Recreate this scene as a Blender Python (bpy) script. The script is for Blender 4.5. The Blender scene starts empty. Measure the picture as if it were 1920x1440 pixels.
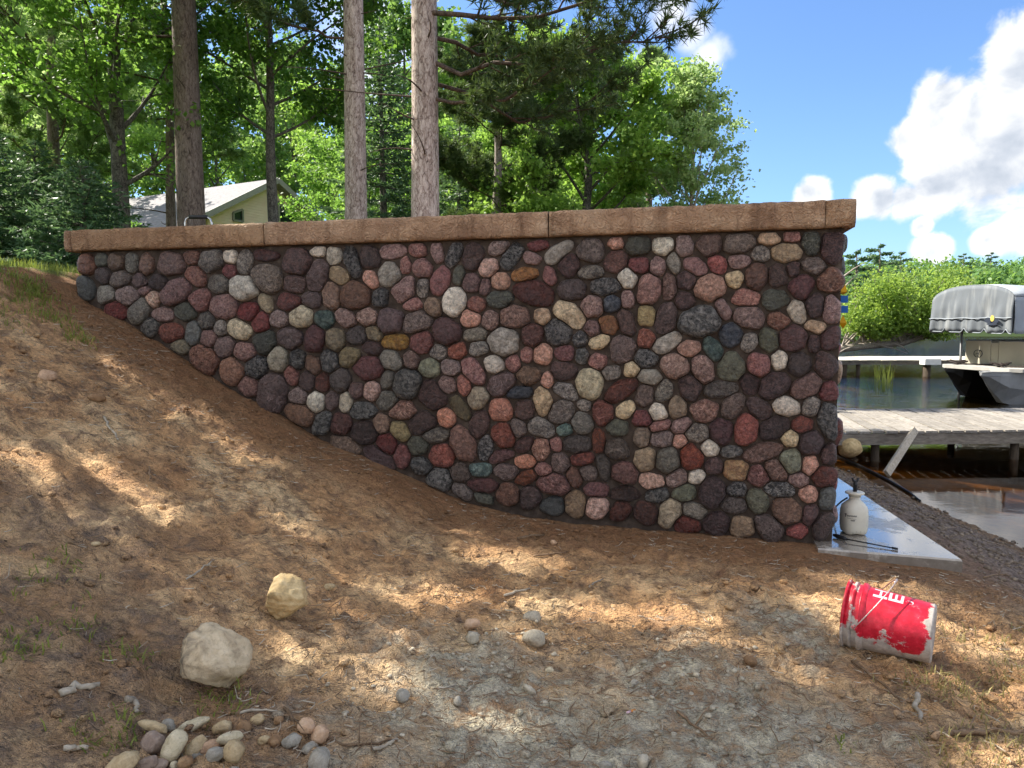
import bpy, math, random
import numpy as np
from mathutils import Vector, Quaternion

sc = bpy.context.scene
COL = sc.collection
R = math.radians

# ------------------------------------------------------------------ camera
FPX = 1331.0                      # focal length in pixels of the 1920 px wide photograph
PITCH = R(4.5)
EYE = 1.45
cam_d = bpy.data.cameras.new("camera")
cam_d.sensor_width = 36.0
cam_d.lens = FPX / 1920.0 * 36.0
cam_d.clip_start = 0.05
cam_d.clip_end = 3000.0
cam = bpy.data.objects.new("camera", cam_d)
COL.objects.link(cam)
cam.location = (0, 0, EYE)
cam.rotation_euler = (R(90) - PITCH, 0, 0)
sc.camera = cam

def ray(x, y):
    """direction from the eye through a point of the photograph (1920 x 1440)"""
    a = (x - 960) / FPX
    b = -(y - 720) / FPX
    return np.array([a, math.cos(PITCH) + b * math.sin(PITCH), -math.sin(PITCH) + b * math.cos(PITCH)])

def onz(x, y, z=0.0):
    d = ray(x, y)
    return np.array([0, 0, EYE]) + d * ((z - EYE) / d[2])

def at(x, y, depth):
    d = ray(x, y)
    return np.array([0, 0, EYE]) + d * (depth / d[1])

# ------------------------------------------------------------------ sun, sky, exposure
SUN_TO = np.array([-0.88, 0.48, 0.0])
SUN_TO = SUN_TO / np.linalg.norm(SUN_TO)
SUN_EL = R(46)
SUN_DIR = np.array([SUN_TO[0] * math.cos(SUN_EL), SUN_TO[1] * math.cos(SUN_EL), math.sin(SUN_EL)])
sun_d = bpy.data.lights.new("sun", 'SUN')
sun_d.energy = 4.0
sun_d.angle = R(0.53)
sun_d.color = (1.0, 0.93, 0.82)
sun = bpy.data.objects.new("sun", sun_d)
COL.objects.link(sun)
sun.rotation_euler = Vector(-SUN_DIR).to_track_quat('-Z', 'Y').to_euler()
sun.location = (-20, 12, 25)

sc.view_settings.view_transform = 'Standard'
sc.view_settings.look = 'None'
sc.view_settings.gamma = 1.0
sc.view_settings.exposure = 1.62
sc.cycles.use_denoising = True
sc.cycles.max_bounces = 5
sc.cycles.diffuse_bounces = 3
sc.cycles.glossy_bounces = 3
sc.cycles.transmission_bounces = 4
sc.cycles.use_adaptive_sampling = True
sc.cycles.adaptive_threshold = 0.02
sc.cycles.transparent_max_bounces = 12
sc.cycles.caustics_reflective = False
sc.cycles.caustics_refractive = False

class NT:
    """small helper to write node trees"""
    def __init__(self, tree):
        self.t = tree
        tree.nodes.clear()
    def n(self, kind, ins=None, **props):
        nd = self.t.nodes.new(kind)
        for k, v in props.items():
            setattr(nd, k, v)
        for k, v in (ins or {}).items():
            s = nd.inputs[k]
            if isinstance(v, bpy.types.NodeSocket):
                self.t.links.new(v, s)
            elif isinstance(v, bpy.types.Node):
                self.t.links.new(v.outputs[0], s)
            else:
                s.default_value = v
        return nd
    def math(self, op, a, b=0.0, c=0.0, clamp=False):
        return self.n('ShaderNodeMath', {0: a, 1: b, 2: c}, operation=op, use_clamp=clamp).outputs[0]
    def ramp(self, fac, stops, interp='LINEAR'):
        nd = self.n('ShaderNodeValToRGB', {0: fac})
        cr = nd.color_ramp
        cr.interpolation = interp
        while len(cr.elements) < len(stops):
            cr.elements.new(0.5)
        for e, (p, c) in zip(cr.elements, stops):
            e.position = p
            e.color = (c[0], c[1], c[2], 1) if isinstance(c, (tuple, list)) else (c, c, c, 1)
        return nd.outputs[0]
    def mix(self, fac, a, b, mode='MIX'):
        nd = self.n('ShaderNodeMix', data_type='RGBA', blend_type=mode)
        for s, v in ((nd.inputs[0], fac), (nd.inputs[6], a), (nd.inputs[7], b)):
            if isinstance(v, bpy.types.NodeSocket):
                self.t.links.new(v, s)
            elif isinstance(v, (int, float)):
                s.default_value = v if s.type == 'VALUE' else (v, v, v, 1)
            else:
                s.default_value = (v[0], v[1], v[2], 1)
        return nd.outputs[2]
    def noise(self, vec, scale, detail=4.0, rough=0.55, dist=0.0, dims='3D'):
        return self.n('ShaderNodeTexNoise', {'Vector': vec, 'Scale': scale, 'Detail': detail, 'Roughness': rough, 'Distortion': dist}).outputs[0]
    def vor(self, vec, scale, feature='F1', out=0):
        return self.n('ShaderNodeTexVoronoi', {'Vector': vec, 'Scale': scale}, feature=feature).outputs[out]

def lin(r, g, b):
    def f(c):
        c /= 255.0
        return c / 12.92 if c <= 0.04045 else ((c + 0.055) / 1.055) ** 2.4
    return (f(r), f(g), f(b))

world = bpy.data.worlds.new("World")
sc.world = world
world.use_nodes = True

def build_sky():
    w = NT(world.node_tree)
    sky = w.n('ShaderNodeTexSky', sky_type='NISHITA', sun_disc=False, sun_elevation=SUN_EL,
              sun_rotation=math.atan2(SUN_TO[0], SUN_TO[1]) % (2 * math.pi), air_density=1.0, dust_density=0.6, ozone_density=2.5)
    co = w.n('ShaderNodeTexCoord').outputs['Generated']
    sep = w.n('ShaderNodeSeparateXYZ', {0: co})
    az = w.math('ARCTAN2', sep.outputs[0], sep.outputs[1])
    el = w.math('ARCSINE', sep.outputs[2])
    # cumulus clouds standing over the lake (azimuth, elevation, radius as seen from the shore)
    blobs = [(1890, 225, 135), (1775, 195, 66), (1712, 262, 48), (1755, 335, 78), (1870, 315, 105), (1650, 368, 50), (1945, 125, 95), (1700, 372, 46),
             (1522, 364, 38), (1728, 424, 22), (1745, 468, 36), (1905, 432, 48), (1850, 450, 28)]
    thin = [(700, 100, 150), (330, 180, 110), (1262, 10, 66), (1300, 60, 48), (1330, 105, 46), (1295, 150, 34), (1210, 112, 34)]

    p = w.n('ShaderNodeCombineXYZ', {0: az, 1: el, 2: 0.0}).outputs[0]
    nz = w.math('MULTIPLY', w.math('SUBTRACT', w.noise(p, 16.0, 5.0, 0.57, 0.25), 0.5), 1.5)
    p2 = w.n('ShaderNodeCombineXYZ', {0: w.math('ADD', az, -0.018), 1: w.math('ADD', el, 0.022), 2: 0.0}).outputs[0]
    nz2 = w.math('MULTIPLY', w.math('SUBTRACT', w.noise(p2, 16.0, 3.0, 0.57, 0.25), 0.5), 1.5)   # the same field nearer the sun
    def blobset(lst):
        m = None
        for (x, y, r) in lst:
            d = ray(x, y)
            d = d / np.linalg.norm(d)
            ca, ce = math.atan2(d[0], d[1]), math.asin(d[2])
            ln = w.n('ShaderNodeVectorMath', {0: p, 1: (ca, ce, 0)}, operation='DISTANCE').outputs['Value']
            k = w.math('MULTIPLY_ADD', ln, -1.0 / (r / FPX * 0.92), 1.0)
            m = k if m is None else w.math('MAXIMUM', m, k)
        return w.math('MAXIMUM', m, -1.0)
    mb_ = blobset(blobs)
    big = w.math('ADD', mb_, nz)
    small = w.math('ADD', blobset(thin), nz)
    # denser, brighter clouds added outside the view to lift the ambient light
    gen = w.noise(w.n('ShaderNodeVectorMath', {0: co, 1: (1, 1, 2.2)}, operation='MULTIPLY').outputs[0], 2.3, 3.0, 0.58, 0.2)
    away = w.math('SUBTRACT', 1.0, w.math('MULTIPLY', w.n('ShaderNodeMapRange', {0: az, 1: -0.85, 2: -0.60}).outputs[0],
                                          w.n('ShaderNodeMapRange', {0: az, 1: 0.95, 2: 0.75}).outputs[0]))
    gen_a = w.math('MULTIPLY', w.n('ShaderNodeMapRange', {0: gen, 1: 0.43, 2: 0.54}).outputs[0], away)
    a_big = w.n('ShaderNodeMapRange', {0: big, 1: 0.04, 2: 0.46}, interpolation_type='SMOOTHSTEP').outputs[0]
    a_thin = w.math('MULTIPLY', w.n('ShaderNodeMapRange', {0: small, 1: 0.0, 2: 0.95}, interpolation_type='SMOOTHSTEP').outputs[0], 0.8)
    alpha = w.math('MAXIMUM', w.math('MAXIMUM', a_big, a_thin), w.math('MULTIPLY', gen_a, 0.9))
    shade = w.n('ShaderNodeMapRange', {0: w.math('MULTIPLY_ADD', w.math('SUBTRACT', nz, nz2), 0.9, w.math('MULTIPLY_ADD', mb_, -0.45, w.math('MULTIPLY', nz, 0.2))), 1: -0.85, 2: -0.05}).outputs[0]
    cloud_col = w.ramp(shade, [(0.0, (1.35, 1.55, 1.85)), (0.45, (1.95, 2.1, 2.35)), (0.8, (2.75, 2.8, 2.85)), (1.0, (3.4, 3.35, 3.3))])
    # hazy air low over the lake
    low = w.n('ShaderNodeMapRange', {0: el, 1: 0.30, 2: 0.0}).outputs[0]
    skyc = w.mix(w.math('MULTIPLY', low, 0.2), sky.outputs[0], (2.6, 3.8, 5.0))
    skyc = w.mix(1.0, skyc, (0.42, 0.51, 0.63), 'MULTIPLY')
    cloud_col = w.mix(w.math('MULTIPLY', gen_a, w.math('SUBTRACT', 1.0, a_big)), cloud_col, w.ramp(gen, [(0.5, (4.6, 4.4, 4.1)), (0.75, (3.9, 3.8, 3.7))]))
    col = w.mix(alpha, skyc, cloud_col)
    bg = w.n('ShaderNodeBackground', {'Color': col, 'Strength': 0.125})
    out = w.n('ShaderNodeOutputWorld', {0: bg.outputs[0]})
build_sky()

# ------------------------------------------------------------------ numeric helpers
rng = np.random.default_rng(7)

def _hash(ix, iy, seed):
    h = (ix.astype(np.int64) * 374761393 + iy.astype(np.int64) * 668265263 + seed * 1274126177) & 0x7fffffff
    h = ((h ^ (h >> 13)) * 1103515245) & 0x7fffffff
    return ((h ^ (h >> 16)) & 0xffff) / 65535.0

def vnoise(x, y, seed=0):
    x = np.asarray(x, float); y = np.asarray(y, float)
    ix = np.floor(x); iy = np.floor(y)
    fx = x - ix; fy = y - iy
    fx = fx * fx * (3 - 2 * fx); fy = fy * fy * (3 - 2 * fy)
    a = _hash(ix, iy, seed); b = _hash(ix + 1, iy, seed)
    c = _hash(ix, iy + 1, seed); d = _hash(ix + 1, iy + 1, seed)
    return (a * (1 - fx) + b * fx) * (1 - fy) + (c * (1 - fx) + d * fx) * fy

def fbm(x, y, seed=0, octv=4, gain=0.5):
    s = 0; a = 1; t = 0
    for i in range(octv):
        s = s + a * vnoise(np.asarray(x) * 2 ** i, np.asarray(y) * 2 ** i, seed + i * 17)
        t += a; a *= gain
    return s / t

def sstep(a, b, x):
    t = np.clip((np.asarray(x, float) - a) / (b - a), 0, 1)
    return t * t * (3 - 2 * t)

class MB:
    """collects vertices and faces; build() links them as ONE mesh object"""
    def __init__(self):
        self.V = []; self.F = []; self.n = 0
    def add(self, V, F, mi=0):
        V = np.asarray(V, float).reshape(-1, 3)
        F = np.asarray(F, int)
        if len(F):
            self.F.append((F + self.n, mi))
        self.V.append(V); self.n += len(V)
    def box(self, lo, hi, M=None, mi=0):
        x0, y0, z0 = lo; x1, y1, z1 = hi
        V = np.array([(x0, y0, z0), (x1, y0, z0), (x1, y1, z0), (x0, y1, z0), (x0, y0, z1), (x1, y0, z1), (x1, y1, z1), (x0, y1, z1)], float)
        if M is not None:
            V = M(V)
        self.add(V, [(0, 3, 2, 1), (4, 5, 6, 7), (0, 1, 5, 4), (1, 2, 6, 5), (2, 3, 7, 6), (3, 0, 4, 7)], mi)
    def bar(self, a, b, w, h, up=(0, 0, 1), mi=0):
        a = np.asarray(a, float); b = np.asarray(b, float)
        d = (b - a) / np.linalg.norm(b - a)
        s = np.cross(d, up)
        s = s / np.linalg.norm(s); u = np.cross(s, d)
        V = []
        for p in (a, b):
            for i, j in ((-1, -1), (1, -1), (1, 1), (-1, 1)):
                V.append(p + s * i * w / 2 + u * j * h / 2)
        self.add(V, [(0, 1, 2, 3), (7, 6, 5, 4), (0, 4, 5, 1), (1, 5, 6, 2), (2, 6, 7, 3), (3, 7, 4, 0)], mi)
    def tube(self, path, rad, seg=8, mi=0, caps=True):
        V, Q, T = tube(path, rad, seg, caps)
        base = self.n
        self.add(V, Q, mi)
        if len(T):
            self.F.append((np.asarray(T) + base, mi))
    def lathe(self, prof, seg=24, M=None, mi=0):
        prof = np.asarray(prof, float)
        a = np.arange(seg) / seg * 2 * math.pi
        V = np.stack([prof[:, 0, None] * np.cos(a), prof[:, 0, None] * np.sin(a), np.repeat(prof[:, 1, None], seg, 1)], -1).reshape(-1, 3)
        if M is not None:
            V = M(V)
        m = len(prof); i = np.arange(m - 1)[:, None]; j = np.arange(seg)[None]
        F = np.stack([i * seg + j, i * seg + (j + 1) % seg, (i + 1) * seg + (j + 1) % seg, (i + 1) * seg + j], -1).reshape(-1, 4)
        self.add(V, F, mi)
    def build(self, name, mats, parent=None, smooth=False, loc=(0, 0, 0)):
        V = np.concatenate(self.V) - np.asarray(loc, float)
        return mesh_obj(name, V, self.F, mats, parent, smooth, loc)

def tube(path, rad, seg=8, caps=True):
    P = np.asarray(path, float); n = len(P)
    r = np.broadcast_to(np.asarray(rad, float), (n,))
    T = np.gradient(P, axis=0)
    T = T / np.maximum(np.linalg.norm(T, axis=1, keepdims=True), 1e-9)
    ref = np.array([0.31, 0.17, 0.93]) if abs(T[0] @ np.array([0.31, 0.17, 0.93])) < 0.9 else np.array([1.0, 0.1, 0])
    A = np.cross(T, ref); A = A / np.maximum(np.linalg.norm(A, axis=1, keepdims=True), 1e-9)
    B = np.cross(T, A)
    a = np.arange(seg) / seg * 2 * math.pi
    V = (P[:, None] + r[:, None, None] * (A[:, None] * np.cos(a)[None, :, None] + B[:, None] * np.sin(a)[None, :, None])).reshape(-1, 3)
    i = np.arange(n - 1)[:, None]; j = np.arange(seg)[None]
    Q = np.stack([i * seg + j, i * seg + (j + 1) % seg, (i + 1) * seg + (j + 1) % seg, (i + 1) * seg + j], -1).reshape(-1, 4)
    Tr = []
    if caps:
        V = np.concatenate([V, P[:1], P[-1:]])
        c0, c1 = n * seg, n * seg + 1
        for k in range(seg):
            Tr.append((c0, (k + 1) % seg, k))
            Tr.append((c1, (n - 1) * seg + k, (n - 1) * seg + (k + 1) % seg))
    return V, Q, np.array(Tr, int).reshape(-1, 3)

def mesh_data(name, V, F, smooth=False):
    me = bpy.data.meshes.new(name)
    V = np.asarray(V, np.float32)
    me.vertices.add(len(V)); me.vertices.foreach_set("co", V.ravel())
    loops = np.concatenate([f.ravel() for f, _ in F]).astype(np.int32)
    tot = np.concatenate([np.full(len(f), f.shape[1], np.int32) for f, _ in F])
    start = np.concatenate([[0], np.cumsum(tot)[:-1]]).astype(np.int32)
    me.loops.add(len(loops)); me.loops.foreach_set("vertex_index", loops)
    me.polygons.add(len(tot)); me.polygons.foreach_set("loop_start", start); me.polygons.foreach_set("loop_total", tot)
    mi = np.concatenate([np.full(len(f), m, np.int32) if np.isscalar(m) else np.asarray(m, np.int32) for f, m in F])
    me.polygons.foreach_set("material_index", mi)
    me.polygons.foreach_set("use_smooth", np.full(len(tot), bool(smooth)))
    me.update(calc_edges=True)
    me.validate()
    return me

def mesh_obj(name, V, F, mats, parent=None, smooth=False, loc=(0, 0, 0)):
    F = [(np.asarray(f, int), m) for f, m in (F if isinstance(F, list) else [(F, 0)])]
    me = mesh_data(name, V, F, smooth)
    for m in (mats if isinstance(mats, (list, tuple)) else [mats]):
        me.materials.append(m)
    o = bpy.data.objects.new(name, me)
    COL.objects.link(o)
    o.location = loc
    if parent is not None:
        o.parent = parent
        o.matrix_parent_inverse = parent_inv(parent)
    return o

def parent_inv(p):
    from mathutils import Matrix
    M = Matrix.LocRotScale(p.location, p.rotation_euler, p.scale)
    return M.inverted()

def tag(o, label=None, cat=None, group=None, kind=None):
    if label: o["label"] = label
    if cat: o["category"] = cat
    if group: o["group"] = group
    if kind: o["kind"] = kind
    return o

def empty(name, loc, label=None, cat=None, group=None):
    o = bpy.data.objects.new(name, None)
    COL.objects.link(o)
    o.location = loc
    o.empty_display_size = 0.2
    return tag(o, label, cat, group)

# ------------------------------------------------------------------ materials
def mat(name, fn):
    m = bpy.data.materials.new(name)
    m.use_nodes = True
    t = NT(m.node_tree)
    t.co = t.n('ShaderNodeTexCoord').outputs['Object']
    fn(t)
    return m

def finish(t, col, rough=0.6, bump=None, bstr=0.3, bdist=0.02, spec=0.5, metal=0.0, **kw):
    ins = {'Base Color': col if isinstance(col, bpy.types.NodeSocket) else (col[0], col[1], col[2], 1), 'Roughness': rough,
           'Specular IOR Level': spec, 'Metallic': metal}
    if bump is not None:
        ins['Normal'] = t.n('ShaderNodeBump', {'Height': bump, 'Strength': bstr, 'Distance': bdist}).outputs[0]
    ins.update(kw)
    p = t.n('ShaderNodeBsdfPrincipled', ins)
    t.n('ShaderNodeOutputMaterial', {0: p.outputs[0]})
    return p

def plain(name, rgb, rough=0.6, var=0.12, scale=8.0, bstr=0.1, bdist=0.01, spec=0.5, metal=0.0):
    c = lin(*rgb)
    def fn(t):
        nz = t.noise(t.co, scale, 5.0, 0.6)
        col = t.mix(t.n('ShaderNodeMapRange', {0: nz, 1: 0.3, 2: 0.7}).outputs[0], [k * (1 - var) for k in c], [min(1, k * (1 + var)) for k in c])
        finish(t, col, rough, nz, bstr, bdist, spec, metal)
    return mat(name, fn)

# ------------------------------------------------------------------ layout of the place
TH = R(13.9)
CORNER = onz(1560, 1015)                                   # foot of the wall's lake-side corner
EU = np.array([-math.cos(TH), math.sin(TH), 0])            # along the wall, uphill (to the left)
EV = np.array([math.sin(TH), math.cos(TH), 0])             # into the bank, away from the viewer
WATER = -0.55

def wpt(u, v, z):
    return CORNER + EU * u + EV * v + np.array([0, 0, z])

_pu = [-8, -1.6, -0.75, 0.0, 0.55, 1.10, 1.84, 2.25, 2.63, 2.97, 3.37, 3.83, 4.21, 4.65, 5.15, 5.64, 6.02, 6.2, 6.6, 7.5, 9.0, 14.0, 40.0, 900.0]
_pz = [-0.06, -0.075, -0.07, -0.02, -0.015, -0.004, 0.008, 0.04, 0.12, 0.25, 0.40, 0.555, 0.76, 0.945, 1.225, 1.495, 1.66, 1.83, 1.97, 2.06, 2.10, 2.2, 2.6, 3.0]

def shore_x(y):
    return 4.85 + np.maximum(0, np.asarray(y, float) - 13) * 0.37 - np.maximum(0, 6.5 - np.asarray(y, float)) * 0.15

def ground0(x, y):
    x = np.asarray(x, float); y = np.asarray(y, float)
    dx, dy = x - CORNER[0], y - CORNER[1]
    u = dx * EU[0] + dy * EU[1]
    v = dx * EV[0] + dy * EV[1]
    h = np.interp(u + 0.10 * np.sin(v * 1.3) * sstep(-0.2, -1.2, v), _pu, _pz)
    sx = shore_x(y)
    ds = sx - x
    bank = -0.07 - 0.49 * sstep(1.9, 0.0, ds)
    front = h + (np.minimum(h, bank) - h) * sstep(0.3, -0.7, u)
    back = -0.56 + 2.76 * sstep(0.0, 5.5, ds)
    z = front + (back - front) * sstep(3.9, 6.5, v)
    bed = -0.56 - 0.13 * np.maximum(0, -ds)
    z = np.where(ds < 0, np.maximum(bed, -3.0), z)
    far = sstep(175, 330, y) * 16 + sstep(165, 185, y) * 3.2
    z = np.where(y > 165, -3.0 * (1 - sstep(165, 178, y)) + far, z) if np.ndim(z) else (z if y <= 165 else far)
    return z

def relief(x, y):
    a = (fbm(x * 1.7, y * 1.7, 3, 3) - 0.5) * 0.10
    a = a + (fbm(x * 6.5 + 0.4 * y, y * 9.0, 11, 4, 0.6) - 0.5) * 0.080
    a = a + np.maximum(0, fbm(x * 17, y * 21, 23, 3, 0.6) - 0.52) * 0.13
    a = a - np.maximum(0, vnoise(x * 4.1, y * 4.6, 41) - 0.74) * 0.18
    a = a - np.maximum(0, vnoise(x * 9.1, y * 7.6, 43) - 0.78) * 0.12
    return a

def ground(x, y):
    x = np.asarray(x, float); y = np.asarray(y, float)
    dx, dy = x - CORNER[0], y - CORNER[1]
    u = dx * EU[0] + dy * EU[1]; v = dx * EV[0] + dy * EV[1]
    k = sstep(9.5, 7.0, np.hypot(x, y - 2.5)) * (1 - 0.75 * sstep(-0.45, -0.05, v))
    k = k * (1 - 0.9 * sstep(0.6, -0.2, u) * sstep(-0.7, -0.25, v) * sstep(-1.4, -1.0, u))
    k = k * (1 - 0.6 * sstep(4.4, 5.0, x))
    # a shallow cut along the buried foot of the wall, spoil thrown towards the viewer
    return ground0(x, y) + relief(x, y) * k

def hit(px, py, lift=0.0):
    """where the sight line through a point of the photograph meets the ground"""
    d = ray(px, py)
    t = np.linspace(1.0, 40, 6000)
    P = np.array([0, 0, EYE]) + d * t[:, None]
    g = ground(P[:, 0], P[:, 1])
    i = np.argmax(P[:, 2] <= g)
    p = P[i].copy(); p[2] = float(g[i]) + lift
    return p

# ------------------------------------------------------------------ ground
def axis(a, b, step, lo, hi, grow=1.13):
    xs = list(np.arange(a, b + 1e-6, step))
    s = step; x = b
    while x < hi:
        s *= grow; x += s; xs.append(x)
    s = step; x = a; pre = []
    while x > lo:
        s *= grow; x -= s; pre.append(x)
    return np.array(pre[::-1] + xs)

def dirt_mat(t):
    g = t.n('ShaderNodeNewGeometry').outputs['Position']
    n1 = t.noise(g, 2.2, 4.0, 0.62, 0.3)
    n2 = t.noise(g, 9.0, 4.0, 0.65)
    n3 = t.noise(g, 45.0, 3.0, 0.7)
    n4 = t.noise(g, 160.0, 1.0, 0.7)
    mp = t.n('ShaderNodeMapping', {'Vector': g, 'Scale': (14.0, 42.0, 20.0), 'Rotation': (0, 0, R(-20))}).outputs[0]
    streak = t.noise(mp, 1.0, 3.0, 0.7, 0.6)
    sand = t.ramp(n1, [(0.30, lin(168, 126, 88)), (0.48, lin(212, 170, 124)), (0.68, lin(238, 206, 160))])
    sand = t.mix(t.n('ShaderNodeMapRange', {0: n2, 1: 0.50, 2: 0.74}).outputs[0], sand, lin(108, 78, 56))
    # dark topsoil mixed in: most at the low left and by the lake
    org = t.n('ShaderNodeMapRange', {0: t.math('MULTIPLY_ADD', n2, 0.6, t.math('MULTIPLY', streak, 0.5)), 1: 0.50, 2: 0.70}).outputs[0]
    def spot(x, y, r, soft):
        d = t.n('ShaderNodeVectorMath', {0: t.n('ShaderNodeVectorMath', {0: g, 1: (1, 1, 0)}, operation='MULTIPLY').outputs[0], 1: (x, y, 0)}, operation='DISTANCE').outputs['Value']
        d = t.math('ADD', d, t.math('MULTIPLY', t.math('SUBTRACT', n1, 0.5), 1.5 * soft + 0.6))
        return t.n('ShaderNodeMapRange', {0: d, 1: r, 2: r - soft}, interpolation_type='SMOOTHSTEP').outputs[0]
    def pspot(px, py, r, soft):
        p = hit(px, py)
        return spot(float(p[0]), float(p[1]), r, soft)
    left = t.math('MAXIMUM', pspot(60, 1250, 1.15, 0.7), pspot(130, 990, 0.65, 0.5))
    orgm = t.math('MAXIMUM', t.math('MULTIPLY', org, 0.55), t.math('MULTIPLY', left, t.math('MULTIPLY_ADD', org, 0.5, 0.5)))
    col = t.mix(orgm, sand, t.ramp(n2, [(0.3, lin(72, 60, 50)), (0.7, lin(138, 120, 104))]))
    # spilled cement and lime on the working place in front of the wall
    cem = t.math('MAXIMUM', t.math('MAXIMUM', pspot(1010, 1400, 0.95, 0.7), pspot(850, 1260, 0.60, 0.45)), t.math('MAXIMUM', pspot(1480, 1165, 0.40, 0.3), pspot(1350, 1360, 0.85, 0.6)))
    cemn = t.n('ShaderNodeMapRange', {0: t.math('MULTIPLY_ADD', n2, 0.6, t.math('MULTIPLY', n3, 0.4)), 1: 0.32, 2: 0.52}).outputs[0]
    col = t.mix(t.math('MULTIPLY', t.math('MULTIPLY', cem, cemn), 0.95), col, t.ramp(n2, [(0.34, lin(128, 122, 110)), (0.50, lin(178, 170, 150)), (0.66, lin(226, 216, 188))]))
    # darker reddish earth thrown up along the foot of the wall
    sp = t.n('ShaderNodeSeparateXYZ', {0: g})
    v = t.math('ADD', t.math('MULTIPLY', t.math('SUBTRACT', sp.outputs[0], float(CORNER[0])), float(EV[0])), t.math('MULTIPLY', t.math('SUBTRACT', sp.outputs[1], float(CORNER[1])), float(EV[1])))
    near = t.n('ShaderNodeMapRange', {0: t.math('ADD', v, t.math('MULTIPLY', t.math('SUBTRACT', n1, 0.5), 1.2)), 1: -1.15, 2: -0.25}, interpolation_type='SMOOTHSTEP').outputs[0]
    col = t.mix(t.math('MULTIPLY', near, 0.85), col, t.ramp(n2, [(0.3, lin(98, 68, 46)), (0.7, lin(156, 114, 80))]))
    # the lake bank: dark wet gravelly soil
    bx = t.n('ShaderNodeMapRange', {0: t.math('ADD', sp.outputs[0], t.math('MULTIPLY', t.math('SUBTRACT', n1, 0.5), 1.0)), 1: 2.7, 2: 3.5}).outputs[0]
    bank = t.ramp(t.math('MULTIPLY_ADD', n3, 0.6, t.math('MULTIPLY', n2, 0.4)), [(0.3, lin(74, 62, 54)), (0.5, lin(132, 114, 100)), (0.68, lin(184, 168, 150))])
    col = t.mix(bx, col, bank)
    bed = t.n('ShaderNodeMapRange', {0: sp.outputs[2], 1: -0.50, 2: -0.60}).outputs[0]
    col = t.mix(bed, col, t.ramp(n2, [(0.3, lin(118, 82, 30)), (0.7, lin(172, 128, 56))]))
    deep = t.n('ShaderNodeMapRange', {0: sp.outputs[2], 1: -0.62, 2: -1.1}).outputs[0]
    col = t.mix(deep, col, lin(34, 36, 20))
    col = t.mix(t.n('ShaderNodeMapRange', {0: sp.outputs[1], 1: 40.0, 2: 60.0}).outputs[0], col, lin(46, 62, 30))
    # turf on the terrace and far land
    tz = t.n('ShaderNodeMapRange', {0: t.math('ADD', sp.outputs[2], t.math('MULTIPLY', t.math('SUBTRACT', n1, 0.5), 0.35)), 1: 1.92, 2: 2.02}).outputs[0]
    col = t.mix(tz, col, t.ramp(n2, [(0.3, lin(70, 92, 34)), (0.7, lin(124, 140, 62))]))
    fine = t.mix(0.55, col, t.ramp(n3, [(0.30, lin(60, 54, 50)), (0.48, lin(186, 186, 186)), (0.72, lin(250, 246, 240))]), 'MULTIPLY')
    fine = t.mix(0.8, col, t.mix(1.0, fine, (1.45, 1.45, 1.45), 'MULTIPLY'))
    fine = t.mix(t.n('ShaderNodeMapRange', {0: n4, 1: 0.58, 2: 0.70, 4: 0.45}).outputs[0], fine, t.mix(1.0, fine, (0.42, 0.38, 0.35), 'MULTIPLY'))
    fine = t.mix(t.n('ShaderNodeMapRange', {0: streak, 1: 0.60, 2: 0.72}).outputs[0], fine, t.mix(0.55, fine, lin(60, 48, 38)))
    hgt = t.math('ADD', t.math('MULTIPLY', n3, 0.8), t.math('ADD', t.math('MULTIPLY', n4, 0.35), t.math('MULTIPLY', streak, 0.9)))
    finish(t, fine, 0.92, hgt, 1.0, 0.04, 0.25)

M_dirt = mat("sandy_earth", dirt_mat)

def build_ground():
    xs = axis(-5.2, 5.0, 0.026, -900, 900, 1.10)
    ys = axis(1.35, 6.6, 0.022, -700, 1200, 1.09)
    X, Y = np.meshgrid(xs, ys)
    Z = ground(X, Y)
    nx, ny = len(xs), len(ys)
    i = np.arange(ny - 1)[:, None]; j = np.arange(nx - 1)[None]
    Q = np.stack([i * nx + j, i * nx + j + 1, (i + 1) * nx + j + 1, (i + 1) * nx + j], -1).reshape(-1, 4)
    o = mesh_obj("ground", np.stack([X, Y, Z], -1).reshape(-1, 3), Q, M_dirt, smooth=True)
    tag(o, "sandy earth slope with raked soil, cement spill and lake bank", kind="structure")
build_ground()

# ------------------------------------------------------------------ water
def water_mat(t):
    g = t.n('ShaderNodeNewGeometry').outputs['Position']
    sp = t.n('ShaderNodeSeparateXYZ', {0: g})
    mp = t.n('ShaderNodeMapping', {'Vector': g, 'Scale': (1.0, 2.6, 1.0)}).outputs[0]
    w1 = t.noise(mp, 1.1, 3.0, 0.5, 0.4)
    w2 = t.noise(mp, 4.5, 3.0, 0.55, 0.3)
    calm = t.n('ShaderNodeMapRange', {0: sp.outputs[1], 1: 10.0, 2: 34.0, 3: 0.05, 4: 1.3}).outputs[0]
    h = t.math('ADD', t.math('MULTIPLY', w1, 1.0), t.math('MULTIPLY', w2, 0.35))
    nrm = t.n('ShaderNodeBump', {'Height': h, 'Strength': t.math('MINIMUM', t.math('MULTIPLY', calm, 0.42), 1.0), 'Distance': t.math('MULTIPLY_ADD', calm, 0.45, 0.05)}).outputs[0]
    fr = t.n('ShaderNodeFresnel', {'IOR': 1.33, 'Normal': nrm}).outputs[0]
    gl = t.n('ShaderNodeBsdfGlossy', {'Color': (0.95, 0.97, 1.0, 1), 'Roughness': 0.02, 'Normal': nrm})
    tr = t.n('ShaderNodeBsdfTransparent', {'Color': (0.80, 0.62, 0.34, 1)})
    mx = t.n('ShaderNodeMixShader', {0: fr, 1: tr.outputs[0], 2: gl.outputs[0]})
    t.n('ShaderNodeOutputMaterial', {0: mx.outputs[0]})
M_water = mat("lake_water", water_mat)
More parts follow.
